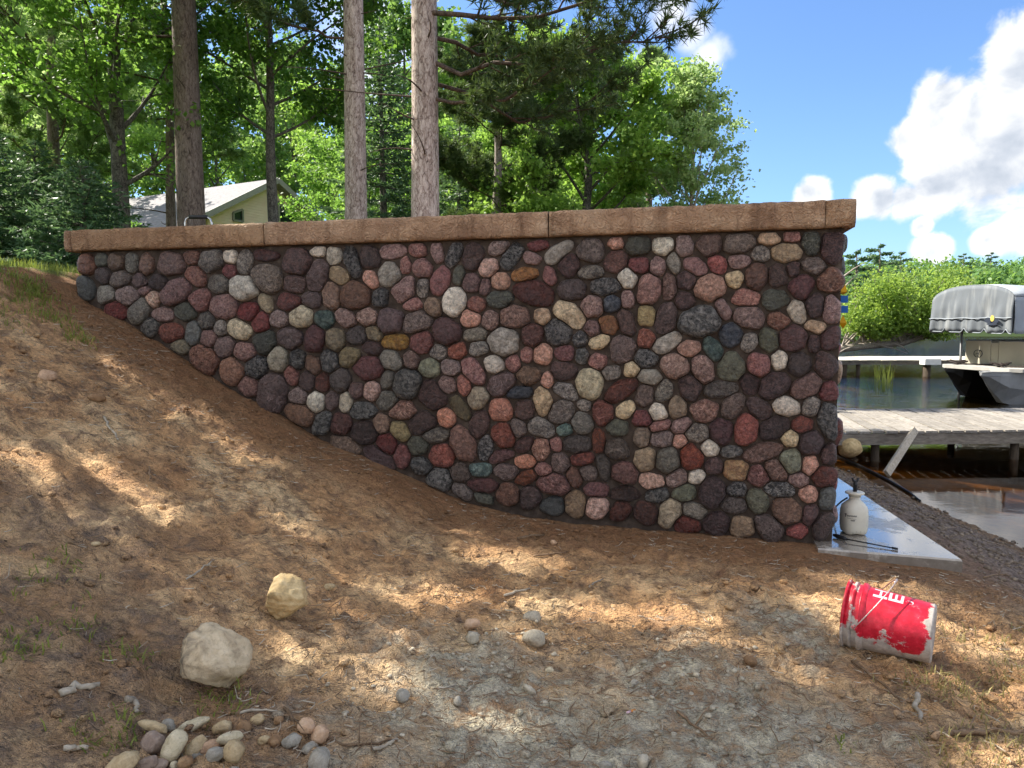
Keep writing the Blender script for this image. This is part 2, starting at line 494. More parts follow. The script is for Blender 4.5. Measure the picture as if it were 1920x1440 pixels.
def build_water():
    V = [(2.0, -600, WATER), (900, -600, WATER), (900, 230, WATER), (-300, 230, WATER), (-300, 60, WATER), (2.0, 12, WATER)]
    o = mesh_obj("lake_water", V, np.array([[0, 1, 2, 5], [5, 2, 3, 4]]), M_water)
    tag(o, "calm amber lake water along the shore", kind="structure")
build_water()

# ------------------------------------------------------------------ the cobblestone wall
STONES = "-6021 1992 89 85 54 b;-5870 2031 68 56 3 G;-5712 2013 79 70 5 d;-5562 1996 88 58 83 g;-5407 1983 100 68 78 b;-5173 1978 137 103 0 p;-4968 2033 79 63 0 m;-4785 1993 112 92 1 S;-4609 2029 62 56 2 W;-4476 1977 100 68 74 S;-4622 1913 59 56 7 R;-4937 1878 106 76 157 m;-5854 1894 85 71 4 s;-5680 1863 103 70 11 q;-5486 1846 69 63 8 s;-5304 1839 87 65 1 s;-5445 1766 61 42 1 P;-6033 1793 112 81 101 c;-5840 1734 97 78 4 g;-5620 1727 111 80 177 p;-5366 1691 74 65 128 n;-5135 1753 150 92 27 m;-4724 1811 88 77 3 S;-4903 1678 100 91 8 m;-4483 1772 130 102 168 W;-4684 1626 140 93 1 p;-5751 1601 114 74 162 R;-5498 1599 125 84 35 g;-5273 1561 103 61 178 p;-5050 1583 102 78 3 G;-4851 1513 77 68 8 S;-4988 1408 102 71 78 c;-4717 1449 69 57 74 S;-4459 1580 97 81 3 R;-5399 1459 78 69 50 K;-5198 1417 119 79 5 R;-5106 1292 82 59 159 e;-4836 1362 77 69 10 p;-4535 1440 111 80 159 Y;-4686 1294 90 86 32 p;-4495 1259 103 77 4 p;-4277 2034 107 48 179 u;-4273 1849 139 118 167 q;-4006 1975 121 101 172 s;-3820 2049 65 41 178 W;-3682 2015 73 66 89 W;-3824 1863 127 78 64 v;-4031 1801 98 72 177 v;-3642 1864 88 73 156 a;-3527 1960 134 61 109 k;-3381 2000 89 79 90 s;-3188 2033 109 57 3 p;-2984 2040 69 54 170 m;-2824 2015 75 46 102 p;-3375 1825 74 57 122 n;-3218 1861 91 82 39 W;-3085 1930 67 45 78 m;-2941 1906 80 71 177 m;-3096 1737 105 80 36 m;-2947 1756 69 49 77 S;-2800 1804 120 72 69 x;-3882 1677 82 63 1 v;-3708 1710 110 72 88 b;-3503 1703 133 112 0 b;-3294 1680 74 70 3 k;-3025 1631 76 49 10 m;-2859 1609 73 73 47 d;-4289 1654 87 56 126 Y;-4094 1661 106 71 0 u;-4349 1494 85 78 79 r;-4177 1520 82 69 3 p;-3979 1533 96 94 35 Y;-3779 1519 87 74 3 T;-3587 1527 92 67 157 p;-3408 1535 89 71 7 p;-3209 1509 110 102 4 v;-2999 1496 128 80 13 q;-2759 1424 110 97 170 v;-4314 1333 101 94 13 G;-4082 1374 113 89 178 v;-3866 1357 119 87 80 R;-3682 1358 96 79 86 e;-3505 1389 80 74 7 q;-3354 1411 74 51 148 e;-3179 1343 110 62 1 y;-2956 1339 98 87 21 r;-3370 1290 79 55 170 v;-2827 1268 67 59 9 S;-2708 1649 110 96 69 W;-2692 1991 107 56 62 k;-2545 1980 106 82 73 s;-2348 2048 81 57 17 p;-2247 1976 109 62 49 k;-2052 2047 78 44 178 R;-1901 2000 114 57 40 W;-2098 1961 70 44 164 p;-2434 1900 76 69 180 n;-2147 1842 103 53 13 O;-2658 1847 74 44 79 G;-2559 1788 70 69 109 m;-2455 1753 61 43 79 P;-2332 1800 76 65 170 n;-1965 1826 75 49 112 x;-1824 1899 88 67 70 s;-1668 2002 99 88 171 q;-1488 2051 60 48 174 n;-1490 1915 92 75 50 u;-1663 1849 95 47 6 S;-1337 2028 84 69 174 G;-1323 1893 73 58 166 R;-1407 1801 75 62 122 W;-2072 1704 161 93 162 R;-1794 1724 112 76 6 v;-1559 1745 112 59 4 k;-1511 1623 70 59 72 B;-1401 1653 66 43 87 p;-2336 1662 101 61 4 G;-2516 1631 69 62 179 m;-2569 1520 75 61 160 n;-2409 1511 79 59 62 m;-2218 1535 121 82 180 P;-2018 1538 63 62 48 t;-1817 1549 133 74 143 Y;-1653 1604 81 75 96 m;-1533 1473 75 61 145 d;-1652 1453 60 56 177 P;-1407 1489 95 57 111 s;-2526 1400 89 52 5 g;-2311 1347 121 95 1 W;-2092 1397 89 87 0 R;-1898 1413 101 96 139 k;-1739 1369 60 60 161 k;-1603 1350 85 44 20 Y;-1432 1299 93 92 101 P;-2670 1278 74 61 21 r;-2504 1296 82 60 1 S;-2138 1258 61 52 83 m;-2013 1263 77 70 77 n;-1852 1268 75 61 173 R;-1722 1253 60 48 75 K;-1163 2024 71 65 165 W;-1015 2020 75 59 91 p;-852 2023 89 78 36 p;-660 2026 102 74 6 q;-461 2057 70 49 175 t;-319 2061 57 40 175 m;-196 2013 86 57 90 G;-64 1985 113 69 90 s;-1198 1881 69 54 89 p;-1086 1896 76 45 102 g;-942 1876 87 55 149 x;-793 1885 73 56 136 r;-649 1903 71 49 173 p;-513 1949 59 53 166 S;-339 1953 103 63 177 t;-173 1864 74 56 165 q;-1251 1721 110 84 83 x;-1113 1736 93 48 87 m;-1002 1781 66 64 141 s;-838 1724 108 92 16 n;-678 1780 62 59 152 Y;-536 1798 94 69 90 b;-400 1800 84 56 106 s;-301 1847 56 42 91 s;-244 1724 78 75 127 R;-68 1766 86 76 68 m;-1007 1638 66 63 162 s;-600 1659 91 58 173 m;-411 1637 89 68 6 G;-1265 1538 77 59 92 a;-1130 1520 114 71 74 s;-161 1602 78 57 82 s;-54 1577 100 53 88 p;-266 1558 81 58 118 W;-746 1582 86 44 120 p;-577 1518 103 78 168 P;-906 1494 138 112 3 K;-384 1501 74 59 167 m;-152 1460 67 47 172 t;-1271 1379 73 63 93 r;-1127 1345 108 56 33 W;-693 1402 90 76 94 B;-813 1313 97 59 115 T;-573 1352 63 57 61 S;-447 1369 87 59 105 h;-292 1382 91 84 101 v;-160 1342 61 42 89 s;-55 1375 88 59 81 v;-968 1308 76 60 13 n;-4879 1196 142 99 150 m;-4619 1101 115 104 124 n;-4393 1133 111 85 20 k;-4194 1197 107 90 75 W;-4469 967 101 81 145 m;-4253 926 166 137 74 v;-4019 1199 84 67 77 k;-3879 1162 83 67 115 b;-3738 1191 91 78 83 K;-3564 1226 97 80 27 a;-4079 1070 78 63 107 m;-3944 1028 83 71 99 s;-3803 1013 78 66 75 u;-3645 1033 92 88 51 q;-3515 964 71 63 98 P;-3373 962 80 70 74 n;-3411 1140 138 98 9 R;-3212 1202 99 83 162 g;-3046 1204 75 63 114 p;-2899 1147 87 80 8 h;-3243 1051 82 57 70 g;-3077 1022 127 114 31 K;-3252 888 87 76 22 g;-2879 940 124 106 140 s;-4027 903 85 72 172 p;-3862 862 86 77 96 W;-3721 871 73 60 76 P;-3607 863 86 59 80 W;-3453 801 112 71 6 K;-3114 811 115 75 12 m;-4013 757 137 82 159 b;-3811 679 109 77 67 K;-3647 685 93 86 66 R;-3450 625 107 96 15 s;-3301 702 79 65 104 d;-3145 652 84 67 131 a;-2960 718 120 86 24 s;-2859 625 116 56 7 S;-3257 539 89 84 162 R;-2997 538 83 75 17 G;-3130 451 98 70 98 r;-3608 519 139 66 160 b;-3329 437 141 69 152 v;-2975 382 91 71 180 K;-2725 1151 81 60 174 p;-2541 1127 119 80 131 m;-2382 1177 74 70 7 W;-2238 1188 61 58 83 m;-1858 1137 94 68 177 s;-1606 1216 63 61 2 m;-1511 1134 60 54 12 S;-1370 1157 59 54 1 Y;-2119 1099 88 71 3 b;-1978 1071 58 48 83 n;-2332 1030 112 83 25 v;-2764 1017 74 65 176 m;-2615 1016 79 56 111 r;-2510 925 88 85 39 Y;-2194 972 104 52 6 B;-2008 907 112 64 110 t;-1840 992 94 52 154 S;-1669 1047 106 97 87 Y;-1447 997 133 62 32 R;-2648 846 111 58 130 e;-2333 837 97 83 6 o;-2154 842 81 73 78 s;-1882 833 106 83 18 q;-1706 889 47 43 7 S;-1408 863 75 54 45 Y;-1566 833 97 75 89 R;-1722 756 82 76 117 g;-1469 735 83 59 3 G;-2765 767 85 66 133 n;-2506 722 113 74 62 P;-2631 579 151 97 108 b;-2319 644 105 87 128 R;-2194 706 74 56 104 q;-2025 712 100 66 168 S;-1846 705 61 47 19 T;-1594 628 98 49 95 u;-1755 600 103 67 1 q;-2451 546 99 61 78 k;-2153 585 85 52 41 s;-2025 550 87 69 97 m;-1911 590 56 46 102 m;-1471 578 97 77 169 q;-2329 489 105 48 20 R;-2144 458 80 57 5 n;-1880 457 77 67 118 P;-1716 494 84 49 14 u;-1558 446 102 51 105 q;-2806 468 112 87 178 r;-2821 290 102 84 172 K;-2661 344 78 72 22 q;-2493 379 94 56 177 T;-2292 367 103 67 173 P;-2144 334 93 54 23 u;-2007 403 66 53 2 m;-1775 349 81 55 117 b;-1664 393 64 58 14 q;-1410 406 103 86 170 m;-1607 267 101 54 179 R;-2462 255 133 52 1 R;-2638 205 90 52 153 q;-2462 156 86 37 164 G;-2279 203 98 90 151 m;-2108 186 87 82 44 v;-1923 293 124 81 177 R;-1935 134 92 72 9 c;-1765 158 97 81 78 d;-1602 137 89 85 44 n;-1409 256 112 62 1 s;-1432 126 80 75 24 R;-1271 1237 86 65 172 k;-1236 1105 85 55 176 W;-1066 1180 103 84 12 p;-875 1168 108 74 105 m;-683 1180 106 86 76 h;-505 1202 89 77 88 r;-374 1227 69 54 82 W;-248 1200 89 73 83 s;-81 1202 99 70 105 s;-1274 962 85 61 81 q;-1133 1007 87 58 67 S;-962 1028 92 85 128 s;-750 1028 121 59 7 q;-561 1066 75 69 134 s;-406 1059 111 81 34 s;-195 1063 108 77 42 P;-54 1028 71 57 87 R;-1174 854 66 63 142 W;-1039 893 82 62 90 t;-855 873 99 76 11 m;-668 913 100 68 55 q;-497 898 98 62 143 v;-320 917 90 65 163 W;-165 923 71 58 79 S;-56 829 124 62 96 K;-1289 805 66 58 173 R;-1156 759 76 39 18 m;-1015 764 73 54 25 p;-904 713 83 65 178 S;-743 728 91 80 89 R;-576 749 112 81 83 r;-397 765 110 74 28 s;-214 795 73 55 2 u;-292 696 60 58 85 Y;-152 673 85 79 80 v;-1287 664 81 57 85 t;-1149 659 83 58 12 p;-1023 653 51 48 11 n;-816 612 66 57 152 W;-670 593 72 43 9 K;-457 597 140 63 22 m;-283 546 89 68 102 h;-44 600 74 50 91 s;-1265 512 94 74 75 t;-1103 504 96 82 83 g;-939 542 95 77 96 r;-785 484 64 60 13 s;-637 466 88 79 173 y;-380 474 86 65 135 m;-489 424 79 77 104 R;-152 523 72 51 79 n;-66 446 78 69 24 R;-1213 356 93 64 168 n;-1042 381 80 64 43 p;-902 403 61 54 35 W;-225 413 63 49 178 p;-795 298 120 90 77 s;-635 327 68 55 7 k;-349 343 108 54 175 k;-159 319 65 58 25 n;-43 292 80 53 87 c;-1172 256 95 55 23 K;-987 282 90 60 18 h;-1082 134 110 75 63 t;-907 155 91 61 165 g;-651 212 89 60 179 q;-485 251 94 71 114 h;-295 189 101 99 158 d;-146 174 76 53 82 v;-1250 124 88 84 35 u;-958 56 96 59 177 R;-762 79 97 86 30 v;-587 66 87 80 18 t;-411 78 104 82 145 P;-223 56 71 53 22 r;-68 106 104 71 68 s"
# colour of each kind of fieldstone as (main, second colour, amount of speckle, speckle scale)
KINDS = {
 'b': ((118, 90, 74), (150, 118, 98), .35, 40), 'G': ((84, 90, 82), (112, 116, 104), .4, 60), 'd': ((150, 120, 88), (116, 84, 58), .6, 38),
 'g': ((134, 134, 126), (168, 168, 160), .5, 80), 'p': ((138, 112, 110), (172, 150, 146), .55, 60), 'm': ((142, 98, 90), (178, 140, 130), .65, 55),
 'S': ((158, 156, 150), (86, 84, 84), .85, 70), 'W': ((206, 204, 192), (168, 166, 152), .4, 34), 'R': ((104, 52, 50), (138, 86, 80), .5, 50),
 's': ((112, 90, 88), (66, 50, 50), 1.0, 62), 'q': ((100, 90, 86), (136, 126, 120), .6, 60), 'P': ((108, 84, 82), (142, 116, 112), .6, 56),
 'c': ((120, 128, 130), (84, 92, 96), .6, 60), 'n': ((178, 134, 112), (206, 168, 148), .5, 52), 'K': ((74, 78, 80), (132, 134, 134), .7, 32),
 'e': ((138, 130, 102), (100, 94, 72), .6, 34), 'Y': ((206, 194, 154), (168, 154, 116), .45, 30), 'u': ((134, 76, 54), (84, 44, 34), .9, 58),
 'v': ((92, 70, 70), (116, 92, 92), .4, 44), 'a': ((170, 154, 112), (138, 122, 84), .45, 40), 'k': ((56, 58, 62), (124, 126, 128), .75, 46),
 'x': ((134, 90, 86), (160, 116, 110), .4, 60), 'r': ((140, 70, 60), (172, 104, 92), .55, 50), 'T': ((70, 98, 98), (120, 146, 142), .6, 22),
 'O': ((188, 126, 64), (146, 88, 40), .6, 40), 'y': ((208, 168, 92), (160, 112, 52), .6, 24), 'o': ((184, 88, 58), (204, 112, 80), .35, 60),
 't': ((184, 164, 134), (146, 124, 94), .45, 32), 'B': ((50, 58, 74), (96, 104, 116), .6, 36), 'h': ((132, 138, 120), (104, 112, 96), .5, 50)}

def stone_mat(key):
    c1, c2, amt, scl = KINDS[key]
    k = 0.84 if key not in 'WYtaSn' else 1.0
    wm = (1.07, 0.97, 0.86)                                  # warm tint put into the colour against the blue skylight
    c1 = [v * k * q for v, q in zip(lin(*c1), wm)]; c2 = [min(0.8, v * 1.15 * k * q) for v, q in zip(lin(*c2), wm)]
    def fn(t):
        rnd = t.n('ShaderNodeObjectInfo').outputs['Random']
        off = t.n('ShaderNodeCombineXYZ', {0: t.math('MULTIPLY', rnd, 37.0), 1: t.math('MULTIPLY', rnd, 91.0), 2: t.math('MULTIPLY', rnd, 53.0)}).outputs[0]
        co = t.n('ShaderNodeVectorMath', {0: t.co, 1: off}, operation='ADD').outputs[0]
        big = t.noise(co, 11.0, 4.0, 0.6, 0.8)
        fine = t.noise(co, scl * 1.05, 4.0, 0.75, 0.4)
        grit = t.noise(co, 220.0, 2.0, 0.6)
        sp = t.n('ShaderNodeMapRange', {0: t.math('MULTIPLY_ADD', fine, 0.8, t.math('MULTIPLY', big, 0.2)), 1: 0.47, 2: 0.55}).outputs[0]
        col = t.mix(t.math('MULTIPLY', sp, min(1.0, amt * 1.25)), c1, c2)
        mott = t.noise(co, 34.0, 5.0, 0.75, 0.6)
        col = t.mix(1.0, col, t.ramp(mott, [(0.32, (0.40, 0.38, 0.36)), (0.48, (0.95, 0.94, 0.92)), (0.66, (1.65, 1.6, 1.55))]), 'MULTIPLY')
        pit = t.n('ShaderNodeMapRange', {0: t.noise(co, scl * 0.7 + 26.0, 4.0, 0.7, 1.0), 1: 0.55, 2: 0.62, 4: 0.8 * (0.35 + 0.65 * amt)}).outputs[0]
        col = t.mix(pit, col, t.mix(1.0, col, (0.34, 0.31, 0.30), 'MULTIPLY'))
        col = t.mix(t.n('ShaderNodeMapRange', {0: big, 1: 0.38, 2: 0.70, 4: 0.6}).outputs[0], col, t.mix(1.0, col, (0.52, 0.48, 0.46), 'MULTIPLY'))
        # thin pale veins on some of the stones
        vein = t.noise(co, 7.0, 2.0, 0.5, 1.5)
        vl = t.n('ShaderNodeMapRange', {0: t.math('ABSOLUTE', t.math('SUBTRACT', vein, 0.5)), 1: 0.012, 2: 0.003}).outputs[0]
        on = t.n('ShaderNodeMapRange', {0: rnd, 1: 0.66, 2: 0.70}).outputs[0]
        col = t.mix(t.math('MULTIPLY', t.math('MULTIPLY', vl, on), 0.5), col, [min(1, v * 2 + 0.06) for v in c2])
        hsv = t.n('ShaderNodeHueSaturation', {'Hue': t.math('MULTIPLY_ADD', rnd, 0.024, 0.488), 'Saturation': t.math('MULTIPLY_ADD', t.math('FRACT', t.math('MULTIPLY', rnd, 7.3)), 0.35, 0.70),
                                              'Value': t.math('MULTIPLY_ADD', t.math('FRACT', t.math('MULTIPLY', rnd, 13.7)), 0.78, 0.58), 'Color': col}).outputs[0]
        h = t.math('ADD', t.math('MULTIPLY_ADD', fine, 0.9 * amt, t.math('MULTIPLY', mott, 0.9)), t.math('ADD', t.math('MULTIPLY', big, 1.3), t.math('MULTIPLY', grit, 0.2)))
        finish(t, hsv, t.n('ShaderNodeMapRange', {0: fine, 1: 0.3, 2: 0.7, 3: 0.20, 4: 0.46}).outputs[0], h, 1.0, 0.030, 0.6)
    return mat("fieldstone_" + key, fn)
M_stone = {k: stone_mat(k) for k in KINDS}
STONE_LIST = list(KINDS)

def mortar_mat(t):
    n2 = t.noise(t.co, 14.0, 5.0, 0.65)
    n3 = t.noise(t.co, 90.0, 4.0, 0.7)
    col = t.ramp(n2, [(0.3, lin(56, 48, 41)), (0.55, lin(82, 71, 62)), (0.75, lin(112, 100, 89))])
    finish(t, col, 0.9, t.math('ADD', n3, n2), 0.7, 0.012, 0.2)
M_mortar = mat("grey_brown_mortar", mortar_mat)

def coping_mat(t):
    n1 = t.noise(t.co, 3.0, 6.0, 0.65, 0.4)
    n2 = t.noise(t.co, 22.0, 6.0, 0.7, 1.2)
    n3 = t.noise(t.co, 110.0, 3.0, 0.6)
    mp = t.n('ShaderNodeMapping', {'Vector': t.co, 'Scale': (9.0, 9.0, 0.5)}).outputs[0]
    drip = t.noise(mp, 1.0, 4.0, 0.6)
    rnd = t.n('ShaderNodeObjectInfo').outputs['Random']
    col = t.ramp(n1, [(0.30, lin(158, 114, 74)), (0.52, lin(196, 150, 102)), (0.72, lin(218, 178, 132))])
    col = t.n('ShaderNodeHueSaturation', {'Value': t.math('MULTIPLY_ADD', rnd, 0.16, 0.76), 'Saturation': t.math('MULTIPLY_ADD', rnd, -0.10, 0.90), 'Color': col}).outputs[0]
    col = t.mix(t.n('ShaderNodeMapRange', {0: n2, 1: 0.52, 2: 0.74, 4: 0.6}).outputs[0], col, lin(112, 78, 50))
    col = t.mix(t.n('ShaderNodeMapRange', {0: t.math('MULTIPLY_ADD', n2, 0.25, t.math('MULTIPLY', drip, 0.8)), 1: 0.52, 2: 0.70, 4: 0.6}).outputs[0], col, lin(92, 62, 40))
    ridge = t.math('SUBTRACT', 1.0, t.math('ABSOLUTE', t.math('MULTIPLY', t.math('SUBTRACT', t.noise(t.co, 15.0, 3.0, 0.5, 2.0), 0.5), 6.0)))
    ridge = t.math('MAXIMUM', ridge, 0.0)
    col = t.mix(t.math('MULTIPLY', ridge, 0.22), col, lin(90, 62, 40))
    h = t.math('ADD', t.math('MULTIPLY', ridge, -0.8), t.math('ADD', n2, t.math('MULTIPLY', n3, 0.3)))
    finish(t, col, 0.72, h, 0.8, 0.016, 0.35)
M_coping = mat("stamped_tan_concrete", coping_mat)

WALL_L, WALL_D, WALL_H = 6.09, 3.8, 2.105

def stone_outlines():
    S = []
    for e in STONES.split(';'):
        a = e.split()
        S.append((float(a[0]) / 1000, float(a[1]) / 1000, float(a[2]) / 1000, float(a[3]) / 1000, R(float(a[4])), a[5]))
    return S

def lay_stones(S, seed, gap=0.0085, NA=26, lims=None):
    """outline of each stone: its ellipse, pushed in where a neighbour claims the place"""
    rs = np.random.default_rng(seed)
    A = np.array([s[:5] for s in S])
    outs = []
    th = np.arange(NA) / NA * 2 * math.pi
    for i, (x, z, a, b, an, _) in enumerate(S):
        d = np.hypot(A[:, 0] - x, A[:, 1] - z)
        nb = [j for j in np.nonzero(d < 0.50)[0] if j != i]
        pw = rs.uniform(1.8, 3.1)
        c, s_ = np.cos(th), np.sin(th)
        rel = (np.abs(c) ** pw + np.abs(s_) ** pw) ** (-1 / pw)      # rounded to blocky
        lump = 1 + 0.06 * np.sin(2 * th + rs.uniform(0, 6)) + 0.06 * np.sin(3 * th + rs.uniform(0, 6)) + 0.035 * np.sin(5 * th + rs.uniform(0, 6))
        rel = rel * lump * 1.10
        for _q in range(rs.integers(0, 3)):                          # broken, straight sides
            ca = rs.uniform(0, 6.28); lim = rs.uniform(0.84, 1.02)
            dn = np.cos(th - ca)
            rel = np.where(dn > 0.1, np.minimum(rel, lim / np.maximum(dn, 0.1)), rel)
        lx = a * rel * c; lz = b * rel * s_
        ux = lx * math.cos(an) - lz * math.sin(an); uz = lx * math.sin(an) + lz * math.cos(an)
        full = np.hypot(ux, uz)
        dirx, dirz = ux / full, uz / full
        t = np.linspace(0.25, 1.0, 26)[None, :] * full[:, None]
        px = x + dirx[:, None] * t; pz = z + dirz[:, None] * t
        def dist(k):
            xx, zz, aa, bb, n_ = A[k]
            qx = (px - xx) * math.cos(n_) + (pz - zz) * math.sin(n_)
            qz = -(px - xx) * math.sin(n_) + (pz - zz) * math.cos(n_)
            return np.hypot(qx / aa, qz / bb) * 1.0, min(aa, bb)
        mine, ms = dist(i)
        ok = np.ones_like(px, bool)
        for j in nb:
            o, os_ = dist(j)
            ok &= (o - mine) > gap / max(0.03, 0.5 * (ms + os_)) * 0.55
        if lims is not None:
            ok &= (pz > lims[0]) & (pz < lims[1])
        last = np.where(ok, t, 0).max(1)
        last = np.maximum(last, 0.3 * full)
        for _ in range(2):                                     # round the corners
            last = np.minimum(last, 0.25 * np.roll(last, 1) + 0.5 * last + 0.25 * np.roll(last, -1) + 0.002)
        ang = np.arctan2(dirz, dirx)
        outs.append((dirx * last, dirz * last))
    return outs

def stone_mesh(ox, oz, minr, rs, side, out, up=np.array([0, 0, 1.0])):
    """domed fieldstone on a wall: ox, oz the outline, side/out/up the wall's axes"""
    NA = len(ox)
    prot = min(0.078, max(0.036, 0.62 * minr)) * rs.uniform(0.75, 1.2)
    rings = [(1.0, -0.018), (1.0, 0.22 * prot), (0.94, 0.55 * prot), (0.80, 0.83 * prot), (0.55, 0.97 * prot)]
    P = []
    cut = [(rs.uniform(0, 6.28), rs.uniform(0.15, 0.6), rs.uniform(0.10, 0.55)) for _ in range(rs.integers(0, 4))]
    def shape(x, z, h, f):
        if f < 0.99:
            for (ca, cs, cd) in cut:
                d = (x * math.cos(ca) + z * math.sin(ca)) / max(minr, .02)
                h = np.minimum(h, prot * (1.02 - cs * np.maximum(0, d - cd + 0.2)))
            h = h + prot * 0.10 * (vnoise(x * 28 + cut_off, z * 28, 5) - 0.5) + prot * 0.16 * (vnoise(x * 11 + cut_off, z * 11, 8) - 0.5)
        return h
    cut_off = rs.uniform(0, 90)
    for f, h in rings:
        x = ox * f; z = oz * f
        hh = shape(x, z, np.full(NA, h), f if h > 0.3 * prot else 1.0)
        hh = np.maximum(hh, h if h < 0.3 * prot else 0.25 * prot)
        P.append(x[:, None] * side + z[:, None] * up + hh[:, None] * out)
    hc = shape(np.zeros(1), np.zeros(1), np.full(1, prot), 0.0)
    V = np.concatenate(P + [hc[:, None] * out])
    n = len(rings); i = np.arange(n - 1)[:, None]; j = np.arange(NA)[None]
    Q = np.stack([i * NA + j, i * NA + (j + 1) % NA, (i + 1) * NA + (j + 1) % NA, (i + 1) * NA + j], -1).reshape(-1, 4)
    c = n * NA; b = (n - 1) * NA
    T = np.array([(b + k, b + (k + 1) % NA, c) for k in range(NA)])
    return V, Q, T

def build_wall():
    root = empty("stone_wall", wpt(3, 0, 0), "fieldstone retaining wall of a lakeside terrace under a tan coping", "wall")
    # mortared core, front face at v = 0
    mb = MB()
    def M(V):
        return CORNER + V[:, :1] * EU + V[:, 1:2] * EV + V[:, 2:] * np.array([0, 0, 1.0])
    # front skin as a fine sheet so that the mortar is hand-struck, not flat
    us = np.linspace(0, WALL_L, 300); zs = np.linspace(-0.35, WALL_H, 110)
    U, Z = np.meshgrid(us, zs)
    Vv = (fbm(U * 9, Z * 9, 61, 4) - 0.5) * 0.014
    mb.add(M(np.stack([U, Vv, Z], -1).reshape(-1, 3)), (lambda nx, ny: np.stack([(np.arange(ny - 1)[:, None] * nx + np.arange(nx - 1)[None]), (np.arange(ny - 1)[:, None] * nx + np.arange(nx - 1)[None] + 1),
           ((np.arange(ny - 1)[:, None] + 1) * nx + np.arange(nx - 1)[None] + 1), ((np.arange(ny - 1)[:, None] + 1) * nx + np.arange(nx - 1)[None])], -1).reshape(-1, 4)[:, ::-1])(300, 110))
    mb.box((0.004, 0.012, -0.35), (WALL_L - 0.004, WALL_D, WALL_H), M)
    mb.build("mortar_core", M_mortar, root, smooth=False)
    # stones of the front face
    S = [s for s in stone_outlines()]
    outs = lay_stones(S, 4, lims=(-0.06, 2.092))
    side = -EU; out = -EV
    area = [s[2] * s[3] for s in S]
    order = np.argsort(area)[::-1]
    keep = set(order[:298].tolist())
    rest = MB()
    rs = np.random.default_rng(21)
    for i, s in enumerate(S):
        ox, oz = outs[i]
        minr = min(np.hypot(ox, oz)) * 0.5 + 0.5 * min(s[2], s[3])
        V, Q, T = stone_mesh(ox, oz, minr, rs, side, out)
        base = CORNER + side * s[0] + np.array([0, 0, s[1]]) + out * 0.002
        if i in keep:
            mesh_obj("stone", V, [(Q, 0), (T, 0)], M_stone[s[5]], root, True, base)
        else:
            k = STONE_LIST.index(s[5]); n0 = rest.n
            rest.add(V + base, Q, k); rest.F.append((T + n0, k))
    # the return of the wall towards the lake: same cobbles round the corner
    S2 = []
    r2 = np.random.default_rng(5)
    tries = 0
    keys = "bGgpmSWRsqPcnKYuvkxrth" + "pmsqPRvs" * 2
    while len(S2) < 150 and tries < 9000:
        tries += 1
        a = r2.uniform(0.055, 0.12); b = a * r2.uniform(0.62, 0.98)
        x = r2.uniform(0.10, WALL_D - 0.1); z = r2.uniform(0.05, 2.02)
        if all(math.hypot(x - q[0], z - q[1]) > 0.86 * (math.sqrt(a * b) + math.sqrt(q[2] * q[3])) for q in S2):
            S2.append((x, z, a, b, r2.uniform(0, 3.14), keys[r2.integers(len(keys))]))
    outs2 = lay_stones(S2, 9, NA=18, lims=(-0.06, 2.092))
    for i, s in enumerate(S2):
        ox, oz = outs2[i]
        V, Q, T = stone_mesh(ox, oz, min(s[2], s[3]), rs, EV, -EU)
        base = CORNER + EV * s[0] + np.array([0, 0, s[1]]) - EU * 0.002
        k = STONE_LIST.index(s[5]); n0 = rest.n
        rest.add(V + base, Q, k); rest.F.append((T + n0, k))
    o = rest.build("small_stones", [M_stone[k] for k in STONE_LIST], root, True)
    o["kind"] = "stuff"
    # coping: cast sections with chiselled edges
    cuts = [(-0.063, 0.118), (0.122, 1.962), (1.972, 4.262), (4.272, 6.13), (6.134, 6.205)]
    for ci, (u0, u1) in enumerate(cuts):
        n = max(4, int((u1 - u0) / 0.022))
        us = np.linspace(u0, u1, n)
        prof = [(0.62, 2.112), (0.02, 2.108), (-0.045, 2.106), (-0.058, 2.113), (-0.066, 2.13), (-0.066, 2.17), (-0.066, 2.21), (-0.066, 2.25), (-0.063, 2.272), (-0.052, 2.283), (-0.03, 2.287), (0.08, 2.288), (0.62, 2.288)]
        prof = np.array(prof); m = len(prof)
        U = np.repeat(us[:, None], m, 1)
        Vv = np.repeat(prof[None, :, 0], n, 0).copy(); Z = np.repeat(prof[None, :, 1], n, 0).copy()
        k = np.array([0, .3, .8, 1, .9, .6, .6, .6, 1, 1.1, .9, .4, 0])[None]
        s0 = 100 + ci * 7
        Vv += k * ((fbm(U * 9, Z * 24, s0, 4, 0.6) - 0.5) * 0.026 + (fbm(U * 33, Z * 60, s0 + 3, 2) - 0.5) * 0.014)
        Z += k * ((fbm(U * 13, Vv * 30 + 5, s0 + 9, 4, 0.65) - 0.5) * 0.020) * (np.abs(prof[None, :, 1] - 2.2) > 0.06)
        # worn arrises at both ends of a section
        e = np.exp(-np.minimum(U - u0, u1 - U) / 0.012)
        Vv += 0.010 * e * (prof[None, :, 0] < 0)
        P = M(np.stack([U, Vv, Z], -1).reshape(-1, 3))
        i = np.arange(n - 1)[:, None]; j = np.arange(m - 1)[None]
        Q = np.stack([i * m + j, i * m + j + 1, (i + 1) * m + j + 1, (i + 1) * m + j], -1).reshape(-1, 4)
        mb = MB(); mb.add(P, Q)
        mb.F.append((np.array([list(range(m))[::-1]]), 0)); mb.F.append((np.array([[(n - 1) * m + q for q in range(m)]]), 0))
        o = mb.build("coping_section", M_coping, root, smooth=False)
        o.data.polygons.foreach_set("use_smooth", np.array([p.area < 0.01 for p in o.data.polygons]))
    mb = MB(); mb.box((0.03, 0.60, 2.10), (WALL_L, WALL_D, 2.275), M)
    mb.build("terrace_floor", M_coping, root)
    return root
wall = build_wall()

